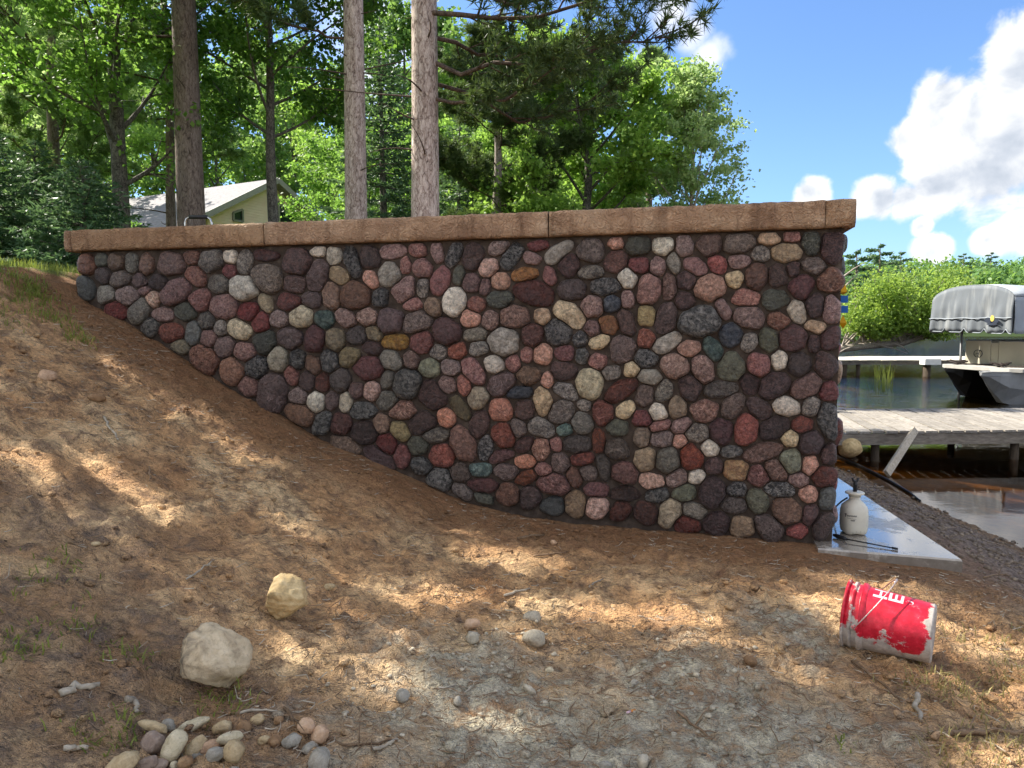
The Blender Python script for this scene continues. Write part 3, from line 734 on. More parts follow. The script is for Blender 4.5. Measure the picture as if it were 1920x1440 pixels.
# ------------------------------------------------------------------ wet concrete slab
def slab_mat(t):
    n1 = t.noise(t.co, 2.4, 5.0, 0.6, 0.5)
    n2 = t.noise(t.co, 18.0, 5.0, 0.65)
    n3 = t.noise(t.co, 120.0, 3.0, 0.6)
    wet = t.n('ShaderNodeMapRange', {0: t.math('MULTIPLY_ADD', n2, 0.3, n1), 1: 0.66, 2: 0.80}).outputs[0]
    wet = t.math('SUBTRACT', 1.0, wet)
    col = t.mix(wet, t.ramp(n2, [(0.3, lin(166, 158, 146)), (0.7, lin(196, 190, 178))]), t.ramp(n2, [(0.3, lin(120, 112, 102)), (0.7, lin(144, 136, 126))]))
    wet = t.math('MAXIMUM', wet, 0.25)
    finish(t, col, t.math('MULTIPLY_ADD', wet, -0.40, 0.52), t.math('ADD', n3, n2), t.math('MULTIPLY_ADD', wet, -0.44, 0.46), 0.006, 0.6, **{'Coat Weight': t.math('MULTIPLY', wet, 0.9), 'Coat Roughness': t.math('MULTIPLY_ADD', n2, 0.14, 0.0), 'Coat IOR': 1.75})
M_slab = mat("wet_concrete", slab_mat)

def build_slab():
    a = onz(1805, 1050, 0.0); b = onz(1570, 895, 0.0)
    front = wpt(0.12, -0.19, 0); back_dir = (b - a) / np.linalg.norm(b - a)
    c = a + back_dir * 4.0
    e = wpt(0.0, 3.9, 0.0); f = wpt(0.12, 0.5, 0)
    top = np.array([a, c, e, wpt(0.0, 0.5, 0), f, front])
    mb = MB()
    n = len(top)
    lo = top.copy(); lo[:, 2] = -0.20
    ctr = top.mean(0)
    ins = top + (ctr - top) / np.linalg.norm(ctr - top, axis=1, keepdims=True) * 0.012
    mid = top.copy(); mid[:, 2] = -0.010
    mb.add(np.concatenate([ins, mid, lo]), np.zeros((0, 4), int))
    mb.F.append((np.array([list(range(n))]), 0))
    mb.F.append((np.array([[k, n + k, n + (k + 1) % n, (k + 1) % n] for k in range(n)]), 0))
    mb.F.append((np.array([[n + k, 2 * n + k, 2 * n + (k + 1) % n, n + (k + 1) % n] for k in range(n)]), 0))
    o = mb.build("concrete_slab", M_slab)
    tag(o, "wet concrete apron slab at the foot of the wall's lake corner", kind="structure")
build_slab()

# ------------------------------------------------------------------ vegetation
def leaf_mat(name, dark, light, trans=0.45, tcol=None, rough=0.5):
    d, l = lin(*dark), lin(*light)
    tc = lin(*(tcol or light))
    def fn(t):
        r = t.n('ShaderNodeNewGeometry').outputs['Random Per Island']
        col = t.ramp(r, [(0.0, d), (0.55, [(a + b) / 2 for a, b in zip(d, l)]), (1.0, l)])
        p = t.n('ShaderNodeBsdfPrincipled', {'Base Color': col, 'Roughness': rough, 'Specular IOR Level': 0.35})
        tr = t.n('ShaderNodeBsdfTranslucent', {'Color': t.mix(0.5, col, tc)})
        mx = t.n('ShaderNodeMixShader', {0: trans, 1: p.outputs[0], 2: tr.outputs[0]})
        t.n('ShaderNodeOutputMaterial', {0: mx.outputs[0]})
    return mat(name, fn)

def bark_mat(name, dark, mid, light, zs=0.22, scale=16.0, bd=0.02):
    def fn(t):
        warp = t.n('ShaderNodeVectorMath', {0: t.co, 1: t.n('ShaderNodeVectorMath', {0: t.n('ShaderNodeTexNoise', {'Vector': t.co, 'Scale': 9.0}).outputs[1], 1: (.09, .09, .16)}, operation='MULTIPLY').outputs[0]}, operation='ADD').outputs[0]
        mp = t.n('ShaderNodeMapping', {'Vector': warp, 'Scale': (1, 1, zs)}).outputs[0]
        a = t.noise(mp, scale, 5.0, 0.65, 0.8)
        c = t.vor(mp, scale * 1.3, 'DISTANCE_TO_EDGE')
        b = t.noise(t.co, 3.0, 3.0, 0.6)
        f = t.math('MULTIPLY_ADD', t.n('ShaderNodeMapRange', {0: c, 1: 0.0, 2: 0.12}).outputs[0], 0.12, t.math('MULTIPLY', t.math('MULTIPLY_ADD', t.noise(mp, scale * 3.0, 3.0, 0.7), 0.45, t.math('MULTIPLY', a, 0.6)), 0.92))
        col = t.ramp(f, [(0.36, lin(*dark)), (0.52, lin(*mid)), (0.72, lin(*light))])
        col = t.mix(t.n('ShaderNodeMapRange', {0: b, 1: 0.5, 2: 0.75, 4: 0.5}).outputs[0], col, t.mix(1.0, col, (0.7, 0.72, 0.70), 'MULTIPLY'))
        finish(t, col, 0.88, f, 0.9, bd, 0.2)
    return mat(name, fn)

M_bark_red = bark_mat("red_pine_bark", (70, 56, 50), (162, 144, 134), (224, 210, 200))
M_bark_old = bark_mat("old_pine_bark", (58, 50, 46), (112, 98, 90), (150, 136, 126))
M_bark_maple = bark_mat("maple_bark", (46, 44, 42), (86, 82, 76), (134, 130, 120), 0.5, 14.0, 0.012)
M_bark_grey = bark_mat("weathered_bark", (96, 88, 80), (150, 140, 130), (190, 182, 172), 0.4, 20.0, 0.01)
M_bark_limb = bark_mat("dark_limb_bark", (44, 38, 34), (84, 72, 64), (124, 108, 96), 0.6, 20.0, 0.008)
M_leaf_maple = leaf_mat("maple_leaves", (68, 108, 44), (134, 170, 76), 0.52, (156, 200, 84))
M_leaf_dark = leaf_mat("shaded_maple_leaves", (48, 84, 38), (98, 136, 58), 0.48, (140, 180, 60))  # shade on the crown put into a darker leaf colour
M_leaf_bright = leaf_mat("yellow_green_leaves", (92, 132, 54), (156, 190, 88), 0.52, (176, 212, 94))
M_leaf_pale = leaf_mat("pale_green_leaves", (124, 156, 98), (188, 210, 148), 0.5, (200, 226, 130))
M_leaf_wood = leaf_mat("woodland_leaves", (66, 104, 54), (120, 158, 84), 0.45, (156, 190, 84))
M_needle_red = leaf_mat("red_pine_needles", (52, 76, 44), (98, 120, 70), 0.3, (124, 146, 66))
M_needle_white = leaf_mat("white_pine_needles", (84, 118, 70), (146, 174, 108), 0.4, (164, 194, 98))
M_needle_spruce = leaf_mat("spruce_needles", (54, 86, 62), (108, 138, 98), 0.32, (126, 158, 90))

def unit(v):
    return v / np.maximum(np.linalg.norm(v, axis=-1, keepdims=True), 1e-9)

def leaf_quads(P, L, W, rs, up=0.7):
    n = len(P)
    N = unit(rs.normal(size=(n, 3)) + np.array([0, 0, up]))
    D = unit(np.cross(N, rs.normal(size=(n, 3))))
    S = np.cross(N, D)
    k = rs.uniform(0.65, 1.3, (n, 1))
    bend = N * (L * 0.10) * rs.uniform(-1, 1, (n, 1))
    V = np.stack([P + D * L * .5 * k + bend, P + S * W * .5 * k, P - D * L * .5 * k + bend, P - S * W * .5 * k], 1).reshape(-1, 3)
    F = np.arange(n * 4).reshape(-1, 4)
    return V, F

def needle_tris(P, D, L, W, rs):
    """one thin blade per row: root P, direction D"""
    n = len(P)
    D = unit(D)
    S = unit(np.cross(D, rs.normal(size=(n, 3))))
    k = rs.uniform(0.7, 1.25, (n, 1))
    V = np.stack([P - S * W / 2, P + S * W / 2, P + D * L * k], 1).reshape(-1, 3)
    return V, np.arange(n * 3).reshape(-1, 3)

def bez(a, b, c, n):
    t = np.linspace(0, 1, n)[:, None]
    return (1 - t) ** 2 * a + 2 * t * (1 - t) * b + t * t * c

def trunk_path(H, rs, lean=(0, 0), wob=0.05, n=16):
    t = np.linspace(0, 1, n)
    ph = rs.uniform(0, 6, 4)
    x = lean[0] * t * H + wob * np.sin(t * 5 + ph[0]) * t + wob * .5 * np.sin(t * 12 + ph[1]) * t
    y = lean[1] * t * H + wob * np.sin(t * 4.3 + ph[2]) * t + wob * .5 * np.sin(t * 11 + ph[3]) * t
    return np.stack([x, y, t * H], -1)

def p_on(path, t):
    n = len(path) - 1
    k = min(n - 1e-6, max(0, t * n)); i = int(k)
    return path[i] * (1 - (k - i)) + path[i + 1] * (k - i)

def decid(seed, H, c0, Rr, tr, nleaf, leaf, limbs=16, el=(15, 55), lean=(0, 0), wob=0.12, spread=0.28, subs=6, up=0.7, env=0.75, keep=None, seg=8):
    """broadleaf tree -> wood MB, leaf MB in local space"""
    rs = np.random.default_rng(seed)
    wood, leaves = MB(), MB()
    path = trunk_path(H * 0.95, rs, lean, wob)
    t = np.linspace(0, 1, len(path))
    wood.tube(path, tr * (1 - t) ** 0.8 * (1 + 0.5 * np.exp(-t * H / 0.35)) + 0.012, seg + 2)
    pts = []
    for i in range(limbs):
        f = (i + rs.uniform(0.1, 0.9)) / limbs
        tt = c0 + (0.97 - c0) * f
        st = p_on(path, tt)
        az = i * 2.4 + rs.uniform(-.5, .5)
        e = R(rs.uniform(*el)) + 0.45 * f
        ln = Rr * (math.sin(math.pi * min(1, f * 0.80 + 0.16)) ** env) * rs.uniform(0.72, 1.12) + 0.25
        d = np.array([math.cos(az) * math.cos(e), math.sin(az) * math.cos(e), math.sin(e)])
        end = st + d * ln + np.array([0, 0, 0.10 * ln])
        lp = bez(st, st + d * ln * .5 + np.array([0, 0, -0.04 * ln]) + rs.normal(size=3) * .08 * ln, end, 7)
        r0 = max(0.014, tr * 0.42 * (1 - tt) ** .5)
        wood.tube(lp, np.linspace(r0, 0.006, 7), 5, caps=False)
        for k in range(subs):
            q = rs.uniform(0.30, 1.0)
            s = p_on(lp, q)
            d2 = unit(d * 0.7 + rs.normal(size=3) * np.array([.8, .8, .45]))
            l2 = ln * rs.uniform(0.22, 0.42)
            sp = bez(s, s + d2 * l2 * .5 + np.array([0, 0, .05 * l2]), s + d2 * l2, 4)
            wood.tube(sp, np.linspace(max(0.006, r0 * .35), 0.003, 4), 4, caps=False)
            m = 7
            c = np.array([p_on(sp, v) for v in rs.uniform(0.25, 1.05, m)])
            pts.append(c)
    C = np.concatenate(pts)
    idx = rs.integers(len(C), size=nleaf)
    P = C[idx] + rs.normal(size=(nleaf, 3)) * np.array([spread, spread, spread * .6]) * rs.uniform(0.3, 1.0, (nleaf, 1))
    if keep is not None:
        P = P[keep(P)]
    V, F = leaf_quads(P, leaf, leaf * 0.72, rs, up)
    leaves.add(V, F)
    return wood, leaves

def pine(seed, H, c0, Rr, tr, ntuft, L=0.15, W=0.013, k=16, limbs=22, lean=(0, 0), wob=0.08, el=(-6, 22), stubs=10, extra=(), droop=0.0, keep=None, taper=0.85, env=0.7, spread=0.9):
    """pine: whorled limbs carrying tufts of long needles; extra = limbs set by hand (height, azimuth, length, lift)"""
    rs = np.random.default_rng(seed)
    wood, leaves = MB(), MB()
    path = trunk_path(H, rs, lean, wob, 26)
    t = np.linspace(0, 1, len(path))
    rad = tr * (1 - t * taper) * (1 + 0.35 * np.exp(-t * H / 0.3)) + 0.01
    wood.tube(path, rad, 16)
    spec = []
    for i in range(limbs):
        f = (i + rs.uniform(0, 1)) / limbs
        tt = c0 + (0.99 - c0) * f
        ln = Rr * (math.sin(math.pi * min(1, f * 0.74 + 0.24)) ** env) * rs.uniform(0.6, 1.15)
        spec.append((tt, i * 2.4 + rs.uniform(-.6, .6), ln, R(rs.uniform(*el)) + 0.35 * f))
    for (h, az, ln, e) in extra:
        spec.append((h / H, az, ln, e))
    roots, dirs = [], []
    for (tt, az, ln, e) in spec:
        st = p_on(path, tt)
        d = np.array([math.cos(az) * math.cos(e), math.sin(az) * math.cos(e), math.sin(e)])
        end = st + d * ln + np.array([0, 0, (0.10 - droop) * ln])
        lp = bez(st, st + d * ln * .55 + np.array([0, 0, -0.06 * ln]) + rs.normal(size=3) * .10 * ln, end, 8)
        lp[1:-1] += rs.normal(size=(6, 3)) * .022 * ln
        r0 = max(0.010, min(tr * .26, 0.0075 * ln + 0.010))
        wood.tube(lp, np.linspace(r0, 0.006, 8), 5, caps=False, mi=1)
        nb = max(5, int(ln * 6))
        for j in range(nb):
            q = 0.14 + 0.86 * (j + rs.uniform(0, 1)) / nb
            s = p_on(lp, q)
            side = unit(np.cross(d, [0, 0, 1])) * (1 if j % 2 else -1)
            d2 = unit(d * 0.55 + side * spread * rs.uniform(0.4, 1.1) + np.array([0, 0, rs.uniform(-.15, .5)]))
            l2 = ln * rs.uniform(0.12, 0.30) * (1.15 - 0.5 * q) + 0.12
            sp = bez(s, s + d2 * l2 * .5, s + d2 * l2 + np.array([0, 0, .12 * l2]), 4)
            wood.tube(sp, np.linspace(max(.005, r0 * .35), 0.003, 4), 4, caps=False, mi=1)
            m = max(3, int(ntuft / (len(spec) * nb)))
            vv = np.concatenate([rs.uniform(0.25, 1.0, m - 1), [1.0]])
            for v in vv:
                roots.append(p_on(sp, v) + rs.normal(size=3) * 0.05); dirs.append(unit(d2 + np.array([0, 0, 0.35]) + rs.normal(size=3) * .35))
    for i in range(stubs):                                    # dead snags on the bare trunk
        tt = rs.uniform(0.12, max(0.2, c0))
        st = p_on(path, tt); az = rs.uniform(0, 6.28)
        d = np.array([math.cos(az), math.sin(az), rs.uniform(-.1, .35)])
        ln = rs.uniform(0.15, 0.9) if rs.random() < 0.6 else rs.uniform(0.9, 1.8)
        wood.tube(bez(st, st + d * ln * .5 + rs.normal(size=3) * .06, st + d * ln + np.array([0, 0, -.1 * ln]), 5), np.linspace(0.016, 0.004, 5), 4, caps=False, mi=1)
    P = np.array(roots); D = np.array(dirs)
    if keep is not None:
        kk = keep(P); P, D = P[kk], D[kk]
    n = len(P)
    DD = unit(np.repeat(D, k, 0) * 0.75 + unit(rs.normal(size=(n * k, 3))))
    V, F = needle_tris(np.repeat(P, k, 0) + DD * 0.01, DD, L, W, rs)
    leaves.add(V, F)
    return wood, leaves

def spruce(seed, H, Rr, tr, dens=1.0, L=0.11, W=0.045, base=0.04, droop=0.22, bare_top=0.0):
    rs = np.random.default_rng(seed)
    wood, leaves = MB(), MB()
    path = trunk_path(H, rs, (0, 0), 0.04, 14)
    t = np.linspace(0, 1, 14)
    wood.tube(path, tr * (1 - t * .95) + 0.006, 8)
    P, D = [], []
    z = base
    i = 0
    while z < 0.985:
        prof = (1 - z) ** 0.85 * (1 if z > 0.10 else 0.75 + 2.5 * z)
        nbr = 6 if z < .8 else 4
        for b in range(nbr):
            az = b * 2 * math.pi / nbr + i * 0.7 + rs.uniform(-.25, .25)
            ln = Rr * prof * rs.uniform(0.75, 1.15) + 0.05
            e = 0.35 * z - droop * (1 - z) + rs.uniform(-.08, .08)
            d = np.array([math.cos(az) * math.cos(e), math.sin(az) * math.cos(e), math.sin(e)])
            st = p_on(path, z)
            end = st + d * ln + np.array([0, 0, 0.10 * ln])
            lp = bez(st, st + d * ln * .6 - np.array([0, 0, .08 * ln]), end, 5)
            wood.tube(lp, np.linspace(0.010 + 0.006 * ln, 0.003, 5), 4, caps=False)
            if z > 1 - bare_top:
                continue
            side = unit(np.cross(d, [0, 0, 1]))
            nt = max(3, int(ln * 11 * dens))
            for j in range(nt):
                q = 0.12 + 0.88 * (j + rs.random()) / nt
                s = p_on(lp, q)
                l2 = ln * 0.36 * (1.1 - 0.8 * abs(q - .45)) * rs.uniform(.6, 1.1) * (1.15 - q * .7) + 0.05
                d2 = unit(d * 0.75 + side * (1 if j % 2 else -1) * rs.uniform(.5, 1) + np.array([0, 0, rs.uniform(-.25, .1)]))
                m = max(4, int(l2 / 0.035 * dens))
                u = rs.uniform(0, 1, m)[:, None]
                P.append(s + d2 * l2 * u + np.array([0, 0, -0.06]) * l2 * u ** 2)
                D.append(unit(d2 * 0.8 + rs.normal(size=(m, 3)) * np.array([.55, .55, .4])))
        z += (0.040 if z < .7 else 0.03) * (9 / max(H, 5)) ** .5
        i += 1
    P = np.concatenate(P); D = np.concatenate(D)
    V, F = needle_tris(P, D, L, W, rs)
    leaves.add(V, F)
    return wood, leaves

def place_tree(name, parts, base, bark, leafm, label, group=None, cat="tree"):
    root = empty(name, base, label, cat, group)
    w, l = parts
    for mb, nm, m in ((w, "trunk", bark), (l, "crown", leafm)):
        o = mesh_obj(nm, np.concatenate(mb.V), mb.F, [m, M_bark_limb] if nm == "trunk" else m, None, nm == "trunk")
        o.parent = root
    return root

def copy_tree(root, loc, rz, s, label=None):
    r = root.copy(); COL.objects.link(r)
    r.location = loc; r.rotation_euler = (0, 0, rz); r.scale = (s, s, s)
    if label: r["label"] = label
    for ch in root.children:
        c = ch.copy(); COL.objects.link(c); c.parent = r
    return r

def base_at(px, depth, dz=0.0):
    x = (px - 960) / FPX * depth * 0.997
    return np.array([x, depth, float(ground(x, depth)) - 0.15 + dz])

def height_to(py, depth, basez):
    return at(960, py, depth)[2] - basez

# trees up the bank outside the picture whose crowns shade the working place, with gaps where the sun comes through
_sun_spots = []
for (px, py, a, b_, an) in [(280, 735, .34, .10, -25), (400, 800, .30, .12, -25), (700, 1120, .17, .20, 0), (770, 1160, .12, .2, 0), (885, 985, .18, .13, 0), (955, 1045, .30, .12, 0), (640, 1235, .22, .12, 0), (840, 1110, .16, .08, 0),
                            (1240, 1165, .30, .08, 0), (1345, 1190, .22, .08, 0), (1690, 1160, .38, .36, 0), (1870, 1270, .30, .34, 0), (1900, 1420, .2, .12, 0), (930, 1360, .16, .06, 0), (60, 880, .3, .1, -20), (230, 905, .22, .08, -20), (1100, 1300, .14, .05, 0), (560, 1000, .12, .05, 0), (1010, 1130, .1, .05, 0), (1500, 1270, .12, .05, 0)]:
    p = hit(px, py)
    _sun_spots.append((p[0], p[1], p[2], a * 1.35, b_ * 1.5, R(an)))

_sun_targets = [(np.array([-1.22, 9.9, 2.2]), np.array([-1.1, 9.9, 7.5]), 0.42), (np.array([-5.9, 13.2, 2.6]), np.array([-5.9, 13.2, 4.6]), 0.3), (np.array([-4.6, 6.6, 2.0]), np.array([-6.5, 7.6, 2.1]), 0.5)]
def sun_keep(base):
    base = np.asarray(base, float)
    rk = np.random.default_rng(3)
    def keep(P):
        W = P + base
        ok = np.ones(len(P), bool)
        for (x, y, z, a, b_, an) in _sun_spots:
            tt = (W[:, 2] - z) / SUN_DIR[2]
            gx = W[:, 0] - SUN_DIR[0] * tt - x; gy = W[:, 1] - SUN_DIR[1] * tt - y
            qx = gx * math.cos(an) + gy * math.sin(an); qy = -gx * math.sin(an) + gy * math.cos(an)
            ok &= ((qx / a) ** 2 + (qy / b_) ** 2 + 0.3 * (rk.random(len(P)) - 0.5)) > 1.0
        for (q0, q1, r) in _sun_targets:
            for f in np.linspace(0, 1, 14):
                D = W - (q0 + (q1 - q0) * f)
                al = D @ SUN_DIR
                dist = np.linalg.norm(D - al[:, None] * SUN_DIR, axis=1)
                ok &= (al < 0.3) | (dist > r * (0.8 + 0.4 * rk.random(len(P))))
        return ok
    return keep

# the tall pines standing behind the terrace
b = base_at(796, 9.9)
place_tree("red_pine", pine(1, 15.5, 0.50, 3.0, 0.200, 5400, L=0.16, W=0.019, k=17, limbs=22, lean=(0.011, 0), wob=0.06, stubs=16, taper=0.62,
           extra=[(3.8, -0.5, 2.4, .05), (4.0, 0.3, 3.0, .0), (4.3, -0.1, 3.5, -.02), (4.6, 0.6, 3.2, .0), (4.9, -.3, 3.7, -.03), (5.3, .1, 3.9, -.03), (6.5, .1, 4.2, .04), (7.0, -.4, 3.8, .05)]),
           b, M_bark_red, M_needle_red, "pale sunlit pine trunk, thickest pair's right one, right behind the coping")
b = base_at(670, 12.2)
place_tree("red_pine", pine(2, 16.5, 0.56, 2.8, 0.185, 5200, W=0.019, k=16, lean=(0.006, 0), wob=0.05, stubs=26, taper=0.62,
           extra=[(4.2, 3.5, 2.0, .12), (5.6, 3.0, 2.4, .1), (6.6, 2.6, 2.8, .1), (6.2, 0.4, 2.2, .12)]),
           b, M_bark_red, M_needle_red, "straight grey brown pine trunk with snags, left of the palest trunk")
b = base_at(366, 13.2)
place_tree("white_pine", pine(3, 17, 0.40, 3.4, 0.245, 7000, L=0.15, W=0.019, k=17, lean=(-0.002, 0), wob=0.05, stubs=6, taper=0.7, keep=sun_keep(b),
           extra=[(4.6, 2.9, 3.0, .1), (5.4, 0.2, 2.6, .12), (6.3, 3.4, 3.0, .2), (6.8, 5.3, 2.6, .1)]),
           b, M_bark_old, M_needle_white, "thickest dark pine trunk in front of the house roof")
b = base_at(328, 16.5)
place_tree("white_pine", pine(4, 10, 0.36, 1.9, 0.115, 3200, L=0.14, W=0.019, k=15, wob=0.08, stubs=14, extra=[(2.9, 3.3, 1.8, -.1), (3.3, 0.5, 1.4, 0)]),
           b, M_bark_old, M_needle_white, "slim pine trunk just left of the thickest trunk")
b = base_at(241, 13.6)
place_tree("maple_tree", decid(5, 10.5, 0.20, 2.9, 0.150, 24000, 0.105, limbs=24, lean=(-0.012, 0), wob=0.16, spread=.30, keep=sun_keep(b)),
           b, M_bark_maple, M_leaf_maple, "mottled maple trunk standing left of the house roof")
b = base_at(520, 14.2)
place_tree("maple_tree", decid(6, 9.2, 0.33, 2.5, 0.105, 26000, 0.10, limbs=24, lean=(0.0, 0), wob=0.10, spread=.26, el=(5, 40), keep=sun_keep(b)),
           b, M_bark_maple, M_leaf_dark, "slender dark maple in front of the house gable")
b = base_at(120, 17.0)
place_tree("white_pine", pine(7, 10.5, 0.20, 3.0, 0.16, 7500, L=0.18, W=0.020, k=17, limbs=26, el=(5, 35), keep=sun_keep(b)),
           b, M_bark_old, M_needle_white, "feathery light green pine left of the mottled maple")
b = base_at(60, 19.0)
place_tree("birch_tree", decid(8, 11.0, 0.16, 3.1, 0.13, 20000, 0.125, limbs=24),
           b, M_bark_maple, M_leaf_pale, "pale leafy tree at the left edge against blue sky")
# spruces at the left edge
for k, (px, dep, top, rr, lab) in enumerate([(-28, 12.5, 195, 1.9, "big dark spruce cut by the left edge"), (163, 11.6, 300, 1.35, "small dark spruce by the wall's left end"),
                                             (82, 14.0, 265, 1.7, "lighter spruce between the big and the small spruce")]):
    b = base_at(px, dep)
    H = height_to(top, dep, b[2])
    place_tree("spruce_tree", spruce(20 + k, H, rr, 0.08, 1.5, L=0.11, W=0.042), b, M_bark_maple, M_needle_spruce, lab, "spruces beside the lawn")
b = base_at(18, 24.0)
place_tree("spruce_tree", spruce(24, height_to(118, 24, b[2]), 1.6, 0.09, 1.0, L=.14, W=.06, bare_top=0.30), b, M_bark_grey, M_needle_spruce, "spruce with a bare dead top at the left edge")
b = base_at(722, 17.0)
place_tree("spruce_tree", spruce(25, height_to(30, 17, b[2]), 1.75, 0.11, 1.3, L=0.13, W=0.055), b, M_bark_maple, M_needle_spruce, "tall dark spruce between the two pine trunks")
b = base_at(862, 20.0)
place_tree("spruce_tree", spruce(26, height_to(215, 20, b[2]), 2.1, 0.11, 1.2, L=0.13, W=0.055), b, M_bark_maple, M_needle_spruce, "broad spruce right of the palest pine trunk")
b = base_at(930, 18.0)
place_tree("red_pine", pine(9, height_to(70, 18, b[2]), 0.28, 1.9, 0.15, 5200, L=0.17, W=0.022, k=17, limbs=26, el=(0, 30)),
           b, M_bark_grey, M_needle_red, "dark crowned pine with grey trunk, middle of the coping")
b = base_at(1092, 18.5)
place_tree("maple_tree", decid(10, height_to(95, 18.5, b[2]), 0.06, 2.6, 0.15, 42000, 0.12, limbs=30, el=(5, 45), wob=.2, spread=.30),
           b, M_bark_maple, M_leaf_bright, "large bright green maple right of the pines")
b = base_at(1212, 27.0)
place_tree("white_pine", pine(11, height_to(95, 27, b[2]), 0.12, 2.0, 0.17, 6000, L=0.2, W=0.032, k=16, limbs=30, el=(5, 32), env=.6),
           b, M_bark_old, M_needle_white, "tall ragged pine behind the bright maple")
b = base_at(1294, 17.5)
place_tree("maple_tree", decid(12, height_to(165, 17.5, b[2]), 0.16, 1.75, 0.075, 22000, 0.095, limbs=34, el=(30, 58), wob=.08, spread=.17, env=.45),
           b, M_bark_grey, M_leaf_pale, "young pale green maple with upswept limbs, last tree before the sky")

# trees farther back in the wood: three kinds, repeated
bw = [decid(40, 10.5, 0.12, 3.2, 0.15, 14000, 0.17, limbs=22, spread=.36), decid(41, 9.0, 0.10, 3.0, 0.14, 14000, 0.17, limbs=22, spread=.36, el=(5, 45)), decid(42, 12.0, 0.10, 3.4, 0.16, 14000, 0.19, limbs=22, spread=.38)]
bwm = [M_leaf_bright, M_leaf_maple, M_leaf_wood]
first = [None, None, None]
rw = np.random.default_rng(77)
for (px, dep, k, s, lab) in [(90, 33, 0, 1.25, "yellow green tree behind the left edge spruces"), (668, 30, 1, .85, "mid green tree between the gable and the left pine trunk"), (760, 40, 2, 1.4, "tall dark green tree behind the two pine trunks"),
        (-40, 42, 2, 1.4, "dark green tree cut by the left edge, farthest back"), (200, 48, 0, 1.6, "yellow green tree above the roof's left end"), (300, 54, 2, 1.7, "dark green tree above the roof behind the thick trunk"),
        (420, 56, 0, 1.75, "yellow green tree above the middle of the roof"), (560, 52, 2, 1.6, "dark green tree right behind the gable peak"), (640, 48, 0, 1.45, "yellow green tree at the gable's right eave"),
        (706, 34, 0, .85, "yellow green tree behind the left pine trunk"), (830, 30, 1, .85, "mid green tree just right of the palest trunk"), (900, 38, 0, 1.2, "yellow green tree behind the broad spruce"),
        (980, 30, 1, .85, "mid green tree right of the dark crowned pine"), (1010, 42, 2, 1.2, "dark green tree far behind the dark crowned pine"), (1080, 34, 0, .75, "yellow green tree behind the bright maple's left half"),
        (1150, 36, 1, .75, "mid green tree behind the bright maple's right half"), (1190, 44, 2, .75, "dark green tree behind the ragged pine's foot"), (760, 27, 1, .7, "low mid green tree between the two pine trunks"),
        (1020, 25, 0, .58, "low yellow green tree over the coping's middle joint"), (880, 25, 0, .5, "low yellow green tree below the broad spruce"), (655, 25, 1, .42, "low mid green tree left of the left pine trunk"),
        (470, 62, 2, 1.9, "tallest dark green tree far behind the roof"), (40, 26, 0, .66, "low yellow green tree among the left spruces"), (150, 24, 1, .55, "low mid green tree behind the small dark spruce"),
        (700, 22, 0, .45, "smallest yellow green tree between the pine trunks"), (1130, 26, 0, .5, "low yellow green tree under the bright maple"), (1180, 30, 0, .55, "low yellow green tree left of the young pale maple"),
        (840, 46, 2, 1.5, "tall dark green tree far behind the broad spruce"), (100, 38, 2, 1.3, "dark green tree far behind the lighter spruce"), (950, 24, 0, .5, "low yellow green tree beside the dark crowned pine's trunk"),
        (905, 22, 0, .5, "low yellow green tree in front of the broad spruce"), (985, 23, 0, .55, "low yellow green tree left of the bright maple's trunk"), (250, 62, 0, 1.9, "yellow green tree farthest back left of the thick trunk"), (530, 64, 0, 1.9, "yellow green tree farthest back behind the gable")]:
    bb = base_at(px, dep)
    if first[k] is None:
        first[k] = place_tree("woodland_tree", bw[k], bb, M_bark_maple, bwm[k], lab, "trees in the wood behind")
        first[k].scale = (s, s, s)
    else:
        copy_tree(first[k], bb, rw.uniform(0, 6.28), s, lab)

for k, (x, y, H, Rr, nl, lab) in enumerate([(-9.6, 8.3, 13.5, 4.4, 27000, "broad maple up the slope beyond the picture's left edge"), (-12.5, 8.0, 15.5, 4.8, 38000, "tall maple farthest up the slope left of the picture"), (-7.6, 9.0, 11.5, 2.8, 9000, "maple on the lawn just left of the picture")]):
    bz = float(ground(x, y)) - .15
    place_tree("shade_maple", decid(60 + k, H, 0.28, Rr, 0.19, nl, 0.15, limbs=30, el=(5, 45), spread=.42, subs=7, keep=sun_keep((x, y, bz))), (x, y, bz), M_bark_maple, M_leaf_maple, lab, "maples up the slope")

# ------------------------------------------------------------------ across the lake
def far_wood():
    rs = np.random.default_rng(90)
    mb = MB()
    n = 620
    for i in range(n):
        az = R(rs.uniform(10, 46)); d = rs.uniform(180, 330) if i > 120 else rs.uniform(180, 196)
        x, y = math.tan(az) * d, d
        z0 = float(ground0(np.array([x]), np.array([y]))[0])
        h = rs.uniform(9, 14); r = rs.uniform(3.0, 5.0)
        m = 120
        q = unit(rs.normal(size=(m, 3))) * rs.uniform(0.55, 1.05, (m, 1)) * np.array([r, r, h * .5])
        P = q + np.array([x, y, z0 + h * .52])
        V, F = leaf_quads(P, 1.5, 1.1, rs, 0.8)
        mb.add(V, F)
    o = mb.build("far_woodland", M_leaf_wood)
    tag(o, "green wooded hillside across the lake", "woodland", kind="stuff")
far_wood()

